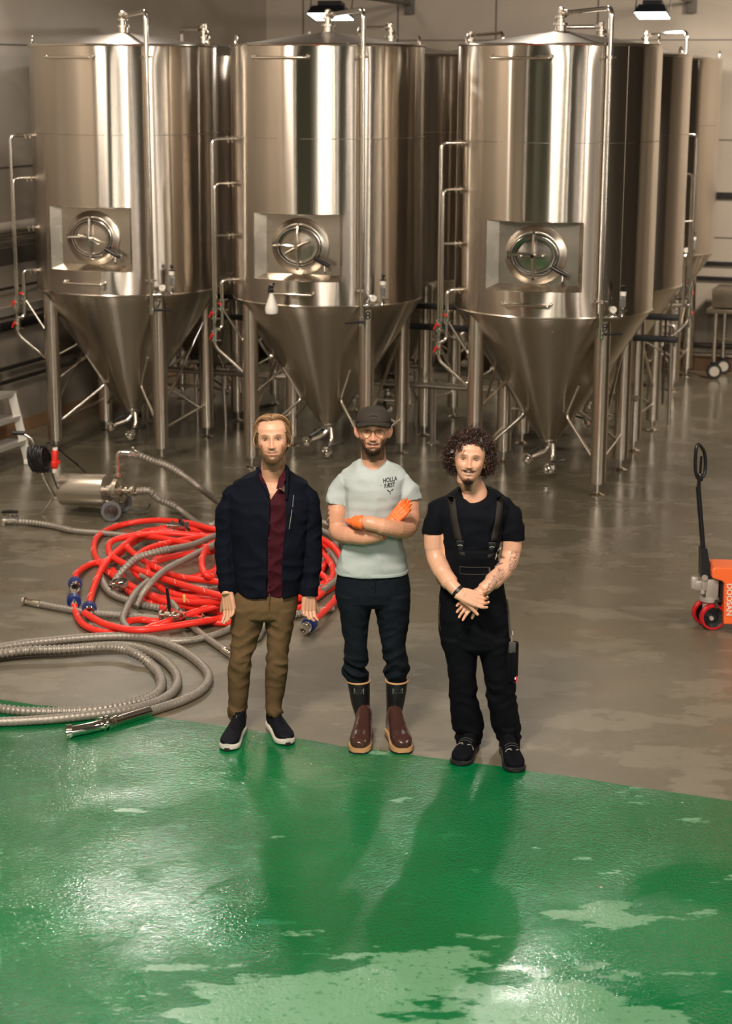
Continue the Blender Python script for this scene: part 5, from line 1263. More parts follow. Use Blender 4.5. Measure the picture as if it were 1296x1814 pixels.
def red_hose(label, px, r=.0225, z0=.024, ends=(False, False)):
    P = hose_path(px, z0, .022); mb = MB(); mb.tube(P, r, 14); o = mb.build('red_hose', MT['hose_red'], None, ang=80)
    tag(o, label, 'hose', 'red rubber hoses in the tangled heap')
    mb = MB()                                 # printed diagonal dashes along the rubber
    for i in range(12, len(P)-8, 17):
        d = (P[i+1]-P[i]).normalized(); up = Vector((0, 0, 1)); sd = d.cross(up).normalized(); up = sd.cross(d)
        q = [P[i+1] + d*(.055*(t-.5)) + (sd*math.sin(-.9+1.8*t-.5)+up*math.cos(-.9+1.8*t-.5))*(r+.0006) for t in [j/6 for j in range(7)]]
        mb.tube(q, .0022, 4)
    s_ = mb.build('printed_marks', MT['hose_print'], o); s_['kind'] = 'stuff'
    for e, on in ((0, ends[0]), (1, ends[1])):
        if not on: continue
        a = P[0] if e == 0 else P[-1]; d = (P[0]-P[3]).normalized() if e == 0 else (P[-1]-P[-4]).normalized()
        q = d.to_track_quat('Z', 'Y').to_matrix().to_4x4(); mb = MB(); mb.lathe([(r, -.03), (.046, -.028), (.049, .0), (.046, .028), (.03, .03)], 24, a, q); mb.build('protective_collar', MT['blue_collar'], o)
        mb = MB(); mb.lathe([(r*1.05, -.085), (r*1.12, -.08), (r*1.12, -.03)], 18, a, q); mb.lathe([(.026, .02), (.026, .05), (.036, .052), (.036, .066), (.028, .068), (.028, .085), (.034, .087), (.034, .10), (.024, .101), (.022, .08)], 20, a, q)
        mb.build('end_fitting', MT['chrome'], o)
    return o, P
# the coil at the edge of the green floor
o, P = steel_hose('long braided steel hose looping over the edge of the green floor', [(-260, 1240), (-150, 1180), (0, 1147), (100, 1134), (200, 1127), (262, 1131), (315, 1149), (352, 1174), (369, 1198), (358, 1221), (325, 1240), (285, 1254), (256, 1263)], .026, ends=(False, False))
d = (P[-1]-P[-9]).normalized(); q = d.to_track_quat('Z', 'Y').to_matrix().to_4x4()
mb = MB(); mb.lathe([(.026, -.03), (.031, -.028), (.031, .17), (.028, .172), (.028, .20), (.036, .202), (.036, .222), (.03, .224), (.03, .25)], 20, P[-1], q); mb.build('ferrule', MT['pipe_steel'], o)
e0 = P[-1]+d*.25; e0.z = .034; sd = Vector((-d.y, d.x, 0))
mb = MB(); mb.tube(elbow([e0, e0+d*.12, e0+d*.19+Vector((-.07, -.02, 0))], .06), .030, 16)
for t in (.02, .055): clamp(mb, e0+d*t, d, .043, .02)
clamp(mb, e0+d*.185+Vector((-.065, -.018, 0)), Vector((-.9, -.2, 0)), .041, .03); mb.build('elbow_fitting', MT['chrome'], o)
steel_hose('braided steel hose forming the inner turn of the front coil', [(-260, 1262), (-160, 1200), (0, 1161), (100, 1152), (190, 1144), (240, 1147), (280, 1163), (306, 1186), (314, 1206), (305, 1226), (278, 1243), (230, 1257), (150, 1268), (60, 1276), (-60, 1280), (-200, 1276)], .026, .030, (False, False))
steel_hose('braided steel hose with raised rings, innermost in the front coil', [(-200, 1205), (0, 1158, .065), (110, 1150, .072), (200, 1147, .07), (240, 1158, .065), (268, 1178), (284, 1200), (283, 1222), (262, 1238), (215, 1250), (150, 1259), (60, 1261), (0, 1256), (-120, 1240), (-220, 1225)], .024, .026, (False, False), coil=(400, 300))
# hoses joined to the pump
pump_out = (238, 818)
R0 = [
 ('red hose sweeping widest round the tangled heap', [(395, 1066, .15), (330, 1066, .10), (270, 1055, .06), (215, 1030, .05), (178, 1000), (166, 970), (178, 946), (215, 930), (270, 922, .06), (330, 926, .10), (385, 938, .12), (470, 938, .1), (540, 950, .08), (590, 975, .06), (604, 1000), (596, 1030), (560, 1052), (500, 1066, .06), (430, 1072, .08), (380, 1080)], (False, False)),
 ('red hose crossing the heap under the man in the jacket', [(420, 1062, .2), (370, 1050, .2), (310, 1032, .17), (250, 1012, .14), (205, 990, .11), (192, 975, .1), (200, 958, .1), (240, 948, .12), (300, 945, .14), (360, 950, .12), (430, 962, .1), (520, 970, .08), (580, 990), (590, 1020), (560, 1045), (500, 1050)], (False, False)),
 ('red hose running to the pair of blue collars', [(131, 1064, .05), (134, 1085), (150, 1108), (190, 1121), (240, 1119), (300, 1100, .05), (360, 1080, .09), (420, 1066, .12), (500, 1050, .1), (560, 1020, .06), (575, 985), (540, 960), (470, 950), (400, 948, .08), (330, 955, .12), (262, 972, .13), (236, 996, .12), (245, 1020, .10), (290, 1040, .07), (360, 1052, .06), (430, 1050, .05)], (True, False)),
 ('red hose climbing from the blue collars over the heap', [(133, 1034, .06), (136, 1016, .05), (160, 1000), (200, 990, .04), (235, 962, .05), (290, 935, .06), (350, 940, .07), (420, 955, .07), (500, 978, .07), (560, 1010)], (True, False)),
 ('red hose ending in a blue collar and steel coupling by the trainers', [(548, 1106, .055), (566, 1090, .06), (590, 1066, .05), (606, 1040), (600, 1010), (570, 985), (520, 965, .05), (450, 990, .12), (380, 1012, .12), (300, 1035, .08)], (True, False)),
 ('short red hose ending in a blue collar near the heap front', [(158, 1078, .05), (160, 1060, .05), (170, 1030, .06), (185, 1000, .09), (215, 970, .12), (262, 940, .10), (330, 948, .08), (400, 975, .10), (380, 1010, .10)], (True, False)),
 ('red hose bending upright behind the jacket sleeve', [(150, 1086, .07), (190, 1107, .07), (250, 1116, .07), (340, 1104, .07), (390, 1095, .05), (440, 1080, .08), (400, 1010, .10), (372, 1022, .20), (358, 1005, .24), (362, 978, .24), (384, 960, .20), (440, 955, .12), (520, 990, .08), (580, 1030, .05), (540, 1072), (470, 1092), (400, 1104), (330, 1090, .05), (280, 1075), (230, 1050), (215, 1020)], (False, False)),
 ('red hose lying lowest along the front of the heap', [(228, 1100, .05), (250, 1098, .03), (280, 1100), (330, 1090), (400, 1070), (470, 1062), (540, 1050), (590, 1020), (598, 990), (560, 962), (490, 945), (420, 940), (350, 950), (300, 975), (270, 1000), (300, 1020), (380, 1025)], (False, False)),
]
R0 += [('red hose of the upper layer curving behind the jacket', [(560, 950, .1), (590, 968, .1), (608, 1000, .06), (600, 1030), (570, 1050), (520, 1060, .08), (450, 1040, .15), (380, 1030, .17), (310, 1020, .15), (250, 990, .13), (225, 965, .10), (250, 950, .10), (310, 958, .14), (370, 970, .16), (440, 975, .14), (520, 960, .12), (560, 950, .10)], (False, False)),
 ('red hose twisting through the middle of the heap', [(200, 1010, .04), (220, 1030, .05), (280, 1062, .06), (350, 1078, .06), (430, 1085, .05), (510, 1070, .04), (570, 1045, .04), (590, 1010, .06), (560, 975, .08), (480, 960, .1), (390, 975, .12), (310, 985, .14), (262, 1005, .12), (290, 1045, .10), (360, 1062, .12), (420, 1060, .12)], (False, False))]
for lab, px, en in R0: red_hose(lab, px, ends=en)
G0 = [
 ('braided steel hose draped on top of the red hoses', [(262, 1030, .13), (240, 1050, .12), (224, 1078, .08), (218, 1100, .05), (236, 1120), (280, 1134), (330, 1135), (380, 1125), (410, 1112), (440, 1095), (470, 1080)], (False, False), (0, 0)),
 ('braided steel hose arching over the red coils', [(198, 1040, .04), (208, 1022, .10), (225, 1003, .16), (246, 987, .20), (290, 975, .22), (340, 965, .20), (380, 950, .18), (420, 940, .14), (500, 945, .1), (560, 955, .06), (590, 985, .05), (600, 1020, .05), (570, 1048, .05)], (False, False), (60, 0)),
 ('braided steel hose crossing from the heap top to the jacket', [(240, 1075, .04), (250, 1055, .10), (268, 1032, .17), (292, 1010, .21), (330, 990, .23), (370, 970, .23), (400, 958, .2), (450, 960, .15)], (False, False), (0, 0)),
 ('ribbed steel hose tucked under the left of the heap', [(178, 1022), (195, 1050), (240, 1068), (290, 1078), (350, 1075, .06), (420, 1070, .05)], (False, False), (900, 0)),
 ('steel pipe ended hose lying out to the side of the heap', [(68, 1070), (110, 1078), (160, 1086), (240, 1092), (320, 1100), (380, 1102)], (True, False), (0, 0)),
 ('steel hose end poking out in front of the tan trousers', [(398, 1152), (380, 1140), (355, 1122), (335, 1105), (322, 1090, .05), (300, 1060, .08)], (True, False), (0, 0)),
 ('braided steel hose lying low through the middle of the heap', [(250, 1020, .12), (300, 1035, .12), (350, 1040, .12), (400, 1040, .1), (480, 1030, .08), (560, 1000, .06), (596, 965), (570, 940), (500, 930)], (False, False), (0, 0)),
 ('steel hose bent between the tan trouser legs', [(560, 1082), (590, 1078), (520, 1090), (470, 1110), (455, 1130), (446, 1128)], (False, False), (0, 80)),
 ('ribbed steel hose behind the crossed arms of the capped man', [(470, 935, .1), (530, 925, .08), (570, 925, .06), (600, 945), (612, 980), (606, 1020), (575, 1040), (520, 1035, .08)], (False, False), (0, 0)),
]
for lab, px, en, co_ in G0: steel_hose(lab, px, .0215, .026, en, coil=co_)
steel_hose('steel hose with a black lever valve, stretched out behind the heap', [(30, 924, .035), (60, 926, .035), (95, 932), (130, 940), (190, 945), (240, 950), (300, 951)], .021, .028, (False, False), coil=(55, 0))
mb = MB(); p = gp(19, 920, .05); valve_body(mb, p, (1, .1, 0), .034, .10); clamp(mb, p-Vector((.05, 0, 0)), (1, .1, 0), .042, .018); clamp(mb, p+Vector((.05, 0, 0)), (1, .1, 0), .040, .018)
mb.tube(elbow([p, p+Vector((-.06, 0, 0)), p+Vector((-.06, 0, -.045))], .03), .024, 12); mb.cyl(p, p+Vector((0, 0, .055)), .012, 8)
v_ = tag(mb.build('hose_valve', MT['chrome'], None), 'steel butterfly valve on the far hose end with a black lever', 'valve')
mb = MB(); mb.tube([p+Vector((.06, -.02, .065)), p+Vector((0, 0, .062)), p+Vector((-.07, .0, .058))], [.010, .016, .011], 8); mb.build('valve_handle', MT['black_paint'], v_)
# loose valves lying in the heap
def loose_valve(px, z, d, label, handle=True, hd=(.3, 0, .8)):
    p = gp(px[0], px[1], z); mb = MB(); d = Vector(d).normalized(); valve_body(mb, p, d, .027, .10); clamp(mb, p+d*.055, d, .036, .018); clamp(mb, p-d*.055, d, .036, .018); mb.cyl(p+d*.055, p+d*.10, .022, 14)
    o = tag(mb.build('hose_valve', MT['chrome'], None), label, 'valve', 'loose steel valves in the hose heap')
    if handle:
        mb = MB(); h = Vector(hd).normalized(); mb.tube([p+Vector((0, 0, .03)), p+Vector((0, 0, .055)), p+Vector((0, 0, .055))+h*.13], [.009, .012, .010], 8); mb.build('valve_handle', MT['black_paint'], o)
    return o
loose_valve((300, 1090), .08, (.7, -.5, .1), 'steel valve with a short black lever at the heap front', True, (-.1, 0, 1))
loose_valve((318, 931), .14, (-1, -.2, .1), 'steel valve with a long black lever on top of the far hoses', True, (.75, -.75, -.6))
loose_valve((212, 1033), .10, (.5, -.8, .3), 'steel coupling half hidden under the red hoses', False)
loose_valve((345, 1100), .05, (1, .3, 0), 'steel coupling near the tan trousers under the red hoses', False)
mb = MB(); mb.box(gp(326, 1060, .22), (.016, .022, .045), .3, .003); tag(mb.build('hose_tag', mat('yellow_tag', (.75, .5, .12), .5), None), 'small yellow tag tied on a hose in the heap', 'tag')

# ------------------------------------------------------------------ pump on its little trolley
pr = empty('pump', gp(160, 915), 0, 'stainless pump with a barrel motor on two wheels', 'pump')
def pp(x, y, dY=0.): 
    p = at(x, y, PY+dY); return p
PY = gp(160, 915).y
mb = MB(); a = pp(109, 866, .13); b = pp(190, 868, .0); d = (b-a).normalized(); q = d.to_track_quat('Z', 'Y').to_matrix().to_4x4(); Lb = (b-a).length
mb.lathe([(.06, -.004), (.105, .0), (.126, .012), (.128, .03), (.128, Lb-.02), (.124, Lb), (.05, Lb+.006)], 40, a, q); barrel = adopt(mb.build('motor_cover', mat('motor_steel', (.62, .57, .5), .3, .9), None), pr)
mb = MB(); mb.lathe([(.055, Lb), (.055, Lb+.05), (.075, Lb+.055), (.075, Lb+.07), (.05, Lb+.075), (.05, Lb+.09)], 24, a, q); adopt(mb.build('bearing_housing', MT['dull_steel'], None), pr)
pc = b+d*.10; mb = MB(); mb.lathe([(.10, -.018), (.113, -.014), (.113, .02), (.10, .026), (.06, .03), (.06, .05), (.03, .052)], 32, pc, q); adopt(mb.build('pump_head', MT['pipe_steel'], None), pr)
mb = MB(); s0 = pc+d*.05; mb.cyl(s0, s0+d*.10, .026, 16); clamp(mb, s0+d*.03, d, .044, .02); clamp(mb, s0+d*.08, d, .044, .02)
t0 = pc+Vector((0, 0, .09)); mb.cyl(t0, t0+Vector((0, 0, .16)), .022, 16); clamp(mb, t0+Vector((0, 0, .04)), (0, 0, 1), .042, .02); clamp(mb, t0+Vector((0, 0, .11)), (0, 0, 1), .042, .02)
top = t0+Vector((0, 0, .14)); e = top+Vector((.11, -.02, .075)); mb.tube(elbow([top, top+Vector((0, 0, .075)), e], .06, 6), .021, 12); adopt(mb.build('pipe_fitting', MT['chrome'], None), pr)
for dy, nm in ((-.16, 'wheel'), (.14, 'wheel')):
    wc = pp(197, 914, dy) if dy < 0 else pp(216, 905, dy+.02); wc.z = .082
    ax = Vector((.18, -1, 0)).normalized(); qq = ax.to_track_quat('Z', 'Y').to_matrix().to_4x4(); mb = MB()
    mb.lathe([(.056, .018), (.056, -.018), (.060, -.018), (.078, -.017), (.082, -.008), (.082, .008), (.078, .017), (.060, .018), (.056, .018)], 36, wc, qq, cap=False); wh = adopt(mb.build('wheel', mat('tyre_grey', (.13, .13, .14), .6) if dy < 0 else MT['tyre_grey'], None), pr)
    mb = MB(); mb.lathe([(.060, -.012), (.060, .012), (.022, .016), (.018, .022), (.004, .022)], 28, wc, qq); q2 = mb.build('hub', MT['dark_steel'], None); q2.parent = wh
mb = MB(); fb = a.copy(); fz = .135
A_ = Vector((a.x-.06, a.y, fz)); B_ = Vector((b.x+.12, b.y, fz))
for off in (-.07, .07): mb.tube([A_+Vector((0, off, 0)), B_+Vector((0, off, 0))], .011, 8)
mb.cyl(A_+Vector((0, -.09, 0)), A_+Vector((0, .09, 0)), .012, 8); mb.cyl(Vector((B_.x-.06, B_.y-.13, .085)), Vector((B_.x-.06, B_.y+.13, .085)), .010, 8)
for t in (.2, .75): p = A_.lerp(B_, t); mb.box(p+Vector((0, 0, .0)), (.03, .18, .012)); 
mb.tube([A_+Vector((0, -.05, 0)), A_+Vector((-.09, -.06, -.125))], .010, 8); mb.tube([Vector((B_.x-.06, B_.y, fz)), Vector((B_.x-.06, B_.y, .08))], .012, 8)
adopt(mb.build('frame', MT['pipe_steel'], None), pr)
h0 = A_+Vector((0, 0, 0)); mb = MB(); h1 = pp(72, 836, .0); h2 = pp(56, 776, .0); h3 = pp(40, 768, 0)
mb.tube(elbow([h0, h1, h2, h3], .05, 6), .0125, 10); adopt(mb.build('push_handle', MT['pipe_steel'], None), pr)
mb = MB(); mb.tube([h3+Vector((.02, 0, .002)), h3-Vector((.08, 0, -.006))], [.018, .017], 12); adopt(mb.build('handle_grip', MT['black_rubber'], None), pr)
# the black cable wound on the handle, with its red plug
mb = MB(); cc_ = pp(71, 812, -.02)
for i in range(13):
    ox = (i-6)*.010; tl = .0; pts = []
    for j in range(20):
        t = 2*PI*j/20; pts.append(cc_+Vector((ox*.9+.030*math.cos(t)+.016*math.sin(t)*1.6*(-1)*.6+rnd.uniform(-.003, .003), -.03+.05*math.cos(t+.4)+rnd.uniform(-.006, .006), (.105+rnd.uniform(-.010, .012))*math.sin(t))))
    mb.tube(pts, .0066, 6, closed=True)
cb = mb.build('power_cable', MT['black_rubber'], None); tag(cb, 'black power cable wound in a bundle on the pump handle', 'cable')
mb = MB(); mb.tube(resample(spline([cc_+Vector((.05, 0, .08)), pp(84, 784, 0), pp(97, 790, 0), gp(118, 808, .3), gp(140, 826, .10), gp(158, 845, .08), pp(170, 862, .1)], 8), .02), .0075, 8)
mb.tube(resample(spline([pp(92, 838, -.02), pp(98, 855, -.02), pp(103, 868, .0)], 8), .02), .0065, 8); mb.build('cable_run', MT['black_rubber'], cb)
mb = MB(); mb.tube(resample(spline([pp(228, 900, .0), pp(243, 904, 0), pp(262, 900, .02), pp(266, 888, .05)], 8), .02), .0075, 8); adopt(mb.build('cable_tail', MT['black_rubber'], None), pr)
mb = MB(); s_ = pp(96.5, 830, -.04); t_ = pp(97.5, 797, -.04); d2 = (t_-s_).normalized(); q2 = d2.to_track_quat('Z', 'Y').to_matrix().to_4x4(); Lp = (t_-s_).length
mb.lathe([(.020, .0), (.028, .01), (.031, .03), (.031, .055), (.026, .06), (.026, Lp-.01), (.022, Lp)], 20, s_, q2); mb.tube([s_+d2*.04+Vector((.025, 0, 0)), s_+d2*.065+Vector((.038, 0, .0))], .012, 8)
plg = tag(mb.build('power_plug', MT['red_plastic'], None), 'red industrial power plug hanging beside the cable bundle', 'plug')
mb = MB(); mb.lathe([(.014, -.035), (.020, -.01), (.020, .002)], 14, s_, q2); mb.lathe([(.021, Lp), (.021, Lp+.018), (.012, Lp+.02)], 14, s_, q2); mb.build('cable_gland', MT['white_plastic'], plg)
# two hoses leaving the pump
def pump_hose(label, pts, coil):
    P = resample(spline(pts, 10), .0095); k = len(P); mb = MB(); mb.tube(P, [(.033 if i % 3 == 0 else .0235) if i < coil else (.0215 if i % 3 else .0240) for i in range(k)], 12)
    o = tag(mb.build('steel_hose', MT['braid'], None, ang=80), label, 'hose', 'steel hoses joined to the pump')
    d = (P[0]-P[5]).normalized(); q = d.to_track_quat('Z', 'Y').to_matrix().to_4x4(); mb = MB(); mb.lathe([(.028, -.02), (.028, .02), (.042, .022), (.042, .045), (.025, .047)], 18, P[0], q); mb.build('end_fitting', MT['chrome'], o)
pump_hose('steel hose arching from the top of the pump towards the jacket', [e+Vector((.03, -.004, .0)), pp(275, 818, -.05), pp(300, 827, -.10), pp(330, 846, -.2), pp(355, 865, -.3), gp(388, 890, .10), gp(430, 905, .04), gp(480, 915, .03)], 48)
pump_hose('steel hose running from the side of the pump into the heap', [s0+d*.13, s0+d*.22, pp(282, 885, -.05), gp(310, 897, .10), gp(330, 912, .05), gp(352, 928, .06), gp(375, 930, .12), gp(400, 915, .12), gp(440, 905, .08)], 40)

# ------------------------------------------------------------------ aluminium step stool by the wall
mat('alu', (.62, .59, .54), .38, .55)
ft = gp(51, 822); st = empty('step_ladder', ft, 0, 'aluminium step stool with wide treads beside the white wall', 'ladder')
tp = at(21, 697, ft.y+.10); sd_ = -vV; W_ = .62
def slab(name, a, b, wd, wv, th, par):         # plank from a to b, width wd along wv, thickness th
    a, b, wv = Vector(a), Vector(b), Vector(wv).normalized()*wd/2; n_ = (b-a).cross(wv).normalized()*th/2; mb = MB()
    vs = [p+s1*wv+s2*n_ for p in (a, b) for s1 in (-1, 1) for s2 in (-1, 1)]
    mb.add(vs, [(0, 1, 3, 2), (4, 6, 7, 5), (0, 4, 5, 1), (2, 3, 7, 6), (0, 2, 6, 4), (1, 5, 7, 3)]); o = mb.build(name, MT['alu'], None, smooth=False); return adopt(o, par)
for k_, off in enumerate((0, W_)):
    o_ = sd_*off; slab('side_rail', tp+o_, ft+o_+Vector((0, 0, .012)), .075, (1, 0, .1), .022, st)
    bk = Vector((tp.x-.62, tp.y+.1, 0)); slab('rear_strut', tp+o_+Vector((-.10, 0, -.02)), bk+o_+Vector((0, 0, .012)), .035, (1, 0, .1), .022, st)
    mb = MB(); mb.box(ft+o_+Vector((0, 0, .022)), (.085, .05, .044), None, .008); adopt(mb.build('rubber_foot', MT['white_plastic'], None), st)
for t in (.02, .36, .70):
    c_ = tp.lerp(ft, t)+Vector((-.07, 0, .015)); slab('tread', c_+vV*.03, c_+sd_*(W_+.03), .20, (1, 0, 0), .035, st)

# ------------------------------------------------------------------ pallet truck
mat('truck_orange', (.90, .155, .035), .35); mat('wheel_red', (.50, .008, .012), .35); mat('cast_grey', (.46, .42, .38), .4, .4)
wc = gp(1255, 1112); JY = wc.y+.02
pt = empty('pallet_truck', (wc.x+.03, JY, 0), 0, 'orange hand pallet truck with an upright black handle and red wheels', 'pallet truck')
K = lambda x, y, d=0.: at(x, y, JY+d)
for dy in (-.055, .055):
    c_ = K(1256, 1086, dy); c_ = Vector((wc.x+.015-(.03 if dy > 0 else 0), JY+dy, .085)); ax = Vector((.12, -1, 0)).normalized(); q = ax.to_track_quat('Z', 'Y').to_matrix().to_4x4()
    mb = MB(); mb.lathe([(.068, .024), (.068, -.024), (.070, -.025), (.080, -.025), (.085, -.018), (.085, .018), (.080, .025), (.068, .024)], 40, c_, q, cap=False); wl = adopt(mb.build('wheel', MT['wheel_red'], None), pt)
    mb = MB(); mb.lathe([(.0685, -.020), (.0685, .020), (.06, .016), (.03, .012), (.022, .026), (.012, .028), (.004, .028)], 32, c_, q); h_ = mb.build('hub', MT['black_paint'], None); h_.parent = wl
c0 = Vector((wc.x-.0, JY, 0))
mb = MB(); mb.cyl(c0+Vector((.0, 0, .10)), c0+Vector((.0, 0, .20)), .045, 20); mb.lathe([(.055, .17), (.065, .18), (.065, .205), (.05, .21)], 24, c0); mb.cyl(c0+Vector((0, -.10, .085)), c0+Vector((0, .10, .085)), .014, 10)
adopt(mb.build('swivel', MT['cast_grey'], None), pt)
mb = MB(); mb.box(c0+Vector((.005, 0, .27)), (.085, .10, .13), None, .012); mb.cyl(c0+Vector((.005, 0, .33)), c0+Vector((.005, 0, .40)), .024, 16); mb.box(c0+Vector((-.075, 0, .285)), (.075, .075, .07), None, .014)
mb.box(c0+Vector((-.105, -.01, .30)), (.05, .05, .085), None, .014); mb.cyl(c0+Vector((-.06, -.07, .25)), c0+Vector((-.06, .07, .25)), .013, 10); mb.cyl(c0+Vector((-.05, -.065, .345)), c0+Vector((-.05, .065, .345)), .020, 12)
mb.box(c0+Vector((-.045, -.045, .30)), (.035, .012, .09), None, .003)
adopt(mb.build('hydraulic_pump', MT['cast_grey'], None), pt)
mb = MB(); mb.cyl(c0+Vector((.03, -.055, .19)), c0+Vector((.03, -.10, .15)), .012, 8); adopt(mb.build('pump_detail', MT['dark_steel'], None), pt)
hb = c0+Vector((-.035, 0, .335)); ht = K(1236, 862, .0); htp = K(1241, 786, .0)
mb = MB(); dirh = (ht-hb).normalized()
def taper(mb, a, b, wa, wb, ta, tb):
    vs = []
    for p, w_, t_ in ((a, wa, ta), (b, wb, tb)):
        for sx, sy in ((-1, -1), (1, -1), (1, 1), (-1, 1)): vs.append(p+Vector((sx*w_, sy*t_, 0)))
    mb.add(vs, [(0, 1, 2, 3), (7, 6, 5, 4), (0, 4, 5, 1), (1, 5, 6, 2), (2, 6, 7, 3), (3, 7, 4, 0)])
taper(mb, hb, hb+dirh*.20, .034, .020, .06, .045); mb.tube([hb+dirh*.18, ht], .016, 14); adopt(mb.build('handle', MT['black_paint'], None), pt)
mb = MB(); Lh = [ht-dirh*.02, ht+Vector((.0, -.02, .04)), K(1231.5, 835, -.06), K(1232, 800, -.07), K(1236, 787, -.05), K(1245, 797, .05), K(1249, 815, .06), K(1247, 840, .05), ht+Vector((.01, .02, .04)), ht-dirh*.02]
mb.tube(resample(spline(Lh, 8), .012), .0115, 10); mb.box(K(1240, 845, 0), (.030, .06, .05), None, .010); mb.tube([K(1239, 850, 0), K(1241, 820, 0), K(1242, 808, 0)], .008, 8)
adopt(mb.build('handle_loop', MT['black_paint'], None), pt)
mb = MB(); x0 = wc.x+.098; z1 = .425
# the body: head plate, sloping top bracket and the two forks running away to the side
prf = [(.10, z1-.005), (.02, z1-.002), (-.10, z1+.0), (-.115, z1-.02), (-.11, z1-.07), (-.045, z1-.09), (-.030, z1-.105), (-.024, .10), (-.022, .0+.05), (.20, .045), (.26, z1-.06), (.20, z1-.01)]
M_ = Matrix.Translation((x0, JY-.11, 0)); mb.prism([(x, z) for x, z in prf], .22, M_); bd = adopt(mb.build('body', MT['truck_orange'], None, smooth=False), pt)
bv_ = bd.modifiers.new('b', 'BEVEL'); bv_.width = .008; bv_.segments = 2
for dy in (-.19, .19):
    mb = MB(); mb.box(Vector((x0+.80, JY+dy, .075)), (1.2, .15, .05), None, .008); mb.box(Vector((x0+.16, JY+dy*.8, .12)), (.12, .12, .10), None, .01); adopt(mb.build('fork', MT['truck_orange'], None), pt)
    mb = MB(); q = Matrix.Rotation(R_(90), 4, 'X'); mb.lathe([(.01, -.05), (.035, -.05), (.035, .05), (.01, .05)], 18, Vector((x0+1.28, JY+dy, .035)), q); adopt(mb.build('fork_roller', MT['wheel_red'], None), pt)
mb = MB(); mb.box(Vector((x0+.02, JY-.02, .22)), (.10, .08, .035), None, .006); mb.cyl(c0+Vector((.02, 0, .16)), Vector((x0+.08, JY, .11)), .016, 10); mb.box(Vector((x0-.035, JY, .26)), (.02, .12, .16)); adopt(mb.build('lift_link', MT['black_paint'], None), pt)
me = text_mesh('DOOSAN', .050, .0006, sx=1.)
o = bpy.data.objects.new('lettering', me); C.objects.link(o); me.materials.append(mat('pale_print', (.80, .68, .60), .5)); o.parent = bd; o.matrix_parent_inverse = Matrix.Identity(4)
adopt(o, pt); o.parent = bd; o.matrix_parent_inverse = pt.matrix_basis.inverted() @ pt.matrix_basis
o.matrix_parent_inverse = Matrix.Identity(4); o.location = Vector((x0+.004, JY-.1135, .215)); o.rotation_euler = (R_(90), R_(88), 0)

# ------------------------------------------------------------------ pipes, trays and lamps
mat('insulation', (.42, .37, .31), .6)
def wall_pipe(name, p0, dv, t0, t1, off, z, r, material, label, cat='pipe', brackets=True, group=None):
    nrm = -vV if dv is uV else uV
    a = p0+dv*t0+nrm*off+Vector((0, 0, z)); b = p0+dv*t1+nrm*off+Vector((0, 0, z)); mb = MB(); mb.cyl(a, b, r, 16); o = tag(mb.build(name, MT[material], None), label, cat, group)
    if brackets:
        n_ = max(2, int((t1-t0)/1.6))
        for i in range(n_):
            p = a.lerp(b, (i+.5)/n_); mb = MB(); mb.cyl(p-dv*.012, p+dv*.012, r*1.18, 14); mb.cyl(p, p-nrm*(off-.0), .007, 6); mb.build('bracket', MT['dark_steel'], o)
    return o
LP_ = [(2.03, .055, 'insulation', 'thick insulated pipe, highest on the white side wall'), (1.93, .020, 'pipe_steel', 'thin bright pipe under the insulated one on the side wall'), (1.46, .012, 'dark_steel', 'thin dark conduit across the middle of the side wall'),
       (1.10, .045, 'black_rubber', 'thick black insulated pipe on the side wall'), (.70, .020, 'dark_steel', 'dark pipe low on the side wall, upper of the close pair'), (.57, .020, 'dark_steel', 'dark pipe lowest on the side wall')]
for z, r, mt_, lab in LP_: wall_pipe('wall_pipe', WL0, vV, -5.0, 5.2, .12, z, r, mt_, lab)
o = bar_on('wall_rail', WL0, vV, -5, 5.2, 1.22, .09, .05, MT['insulation']); tag(o, 'pale boxed rail on the side wall above the black pipe', 'rail')
o = bar_on('wall_rail', WL0, vV, -5, 5.2, 1.74, .16, .012, MT['joint_dark']); tag(o, 'brownish strip along the side wall under the thin bright pipe', 'rail')
for z, h, lab in ((2.09, .07, 'dark rail across the wall behind the wheeled table, at head height'), (1.29, .04, 'upper black rail behind the wheeled table'), (1.11, .04, 'lower black rail behind the wheeled table')):
    o = bar_on('wall_rail', WB0, uV, -5.4, 6, z, h, .05, MT['rail_dark']); tag(o, lab, 'rail')
wall_pipe('wall_pipe', WB0, uV, -3, 6, .08, .31, .028, 'dark_steel', 'dark pipe near the floor behind the wheeled table'); wall_pipe('wall_pipe', WB0, uV, -3, 6, .08, .19, .028, 'dull_steel', 'bright pipe lowest on the wall behind the wheeled table')
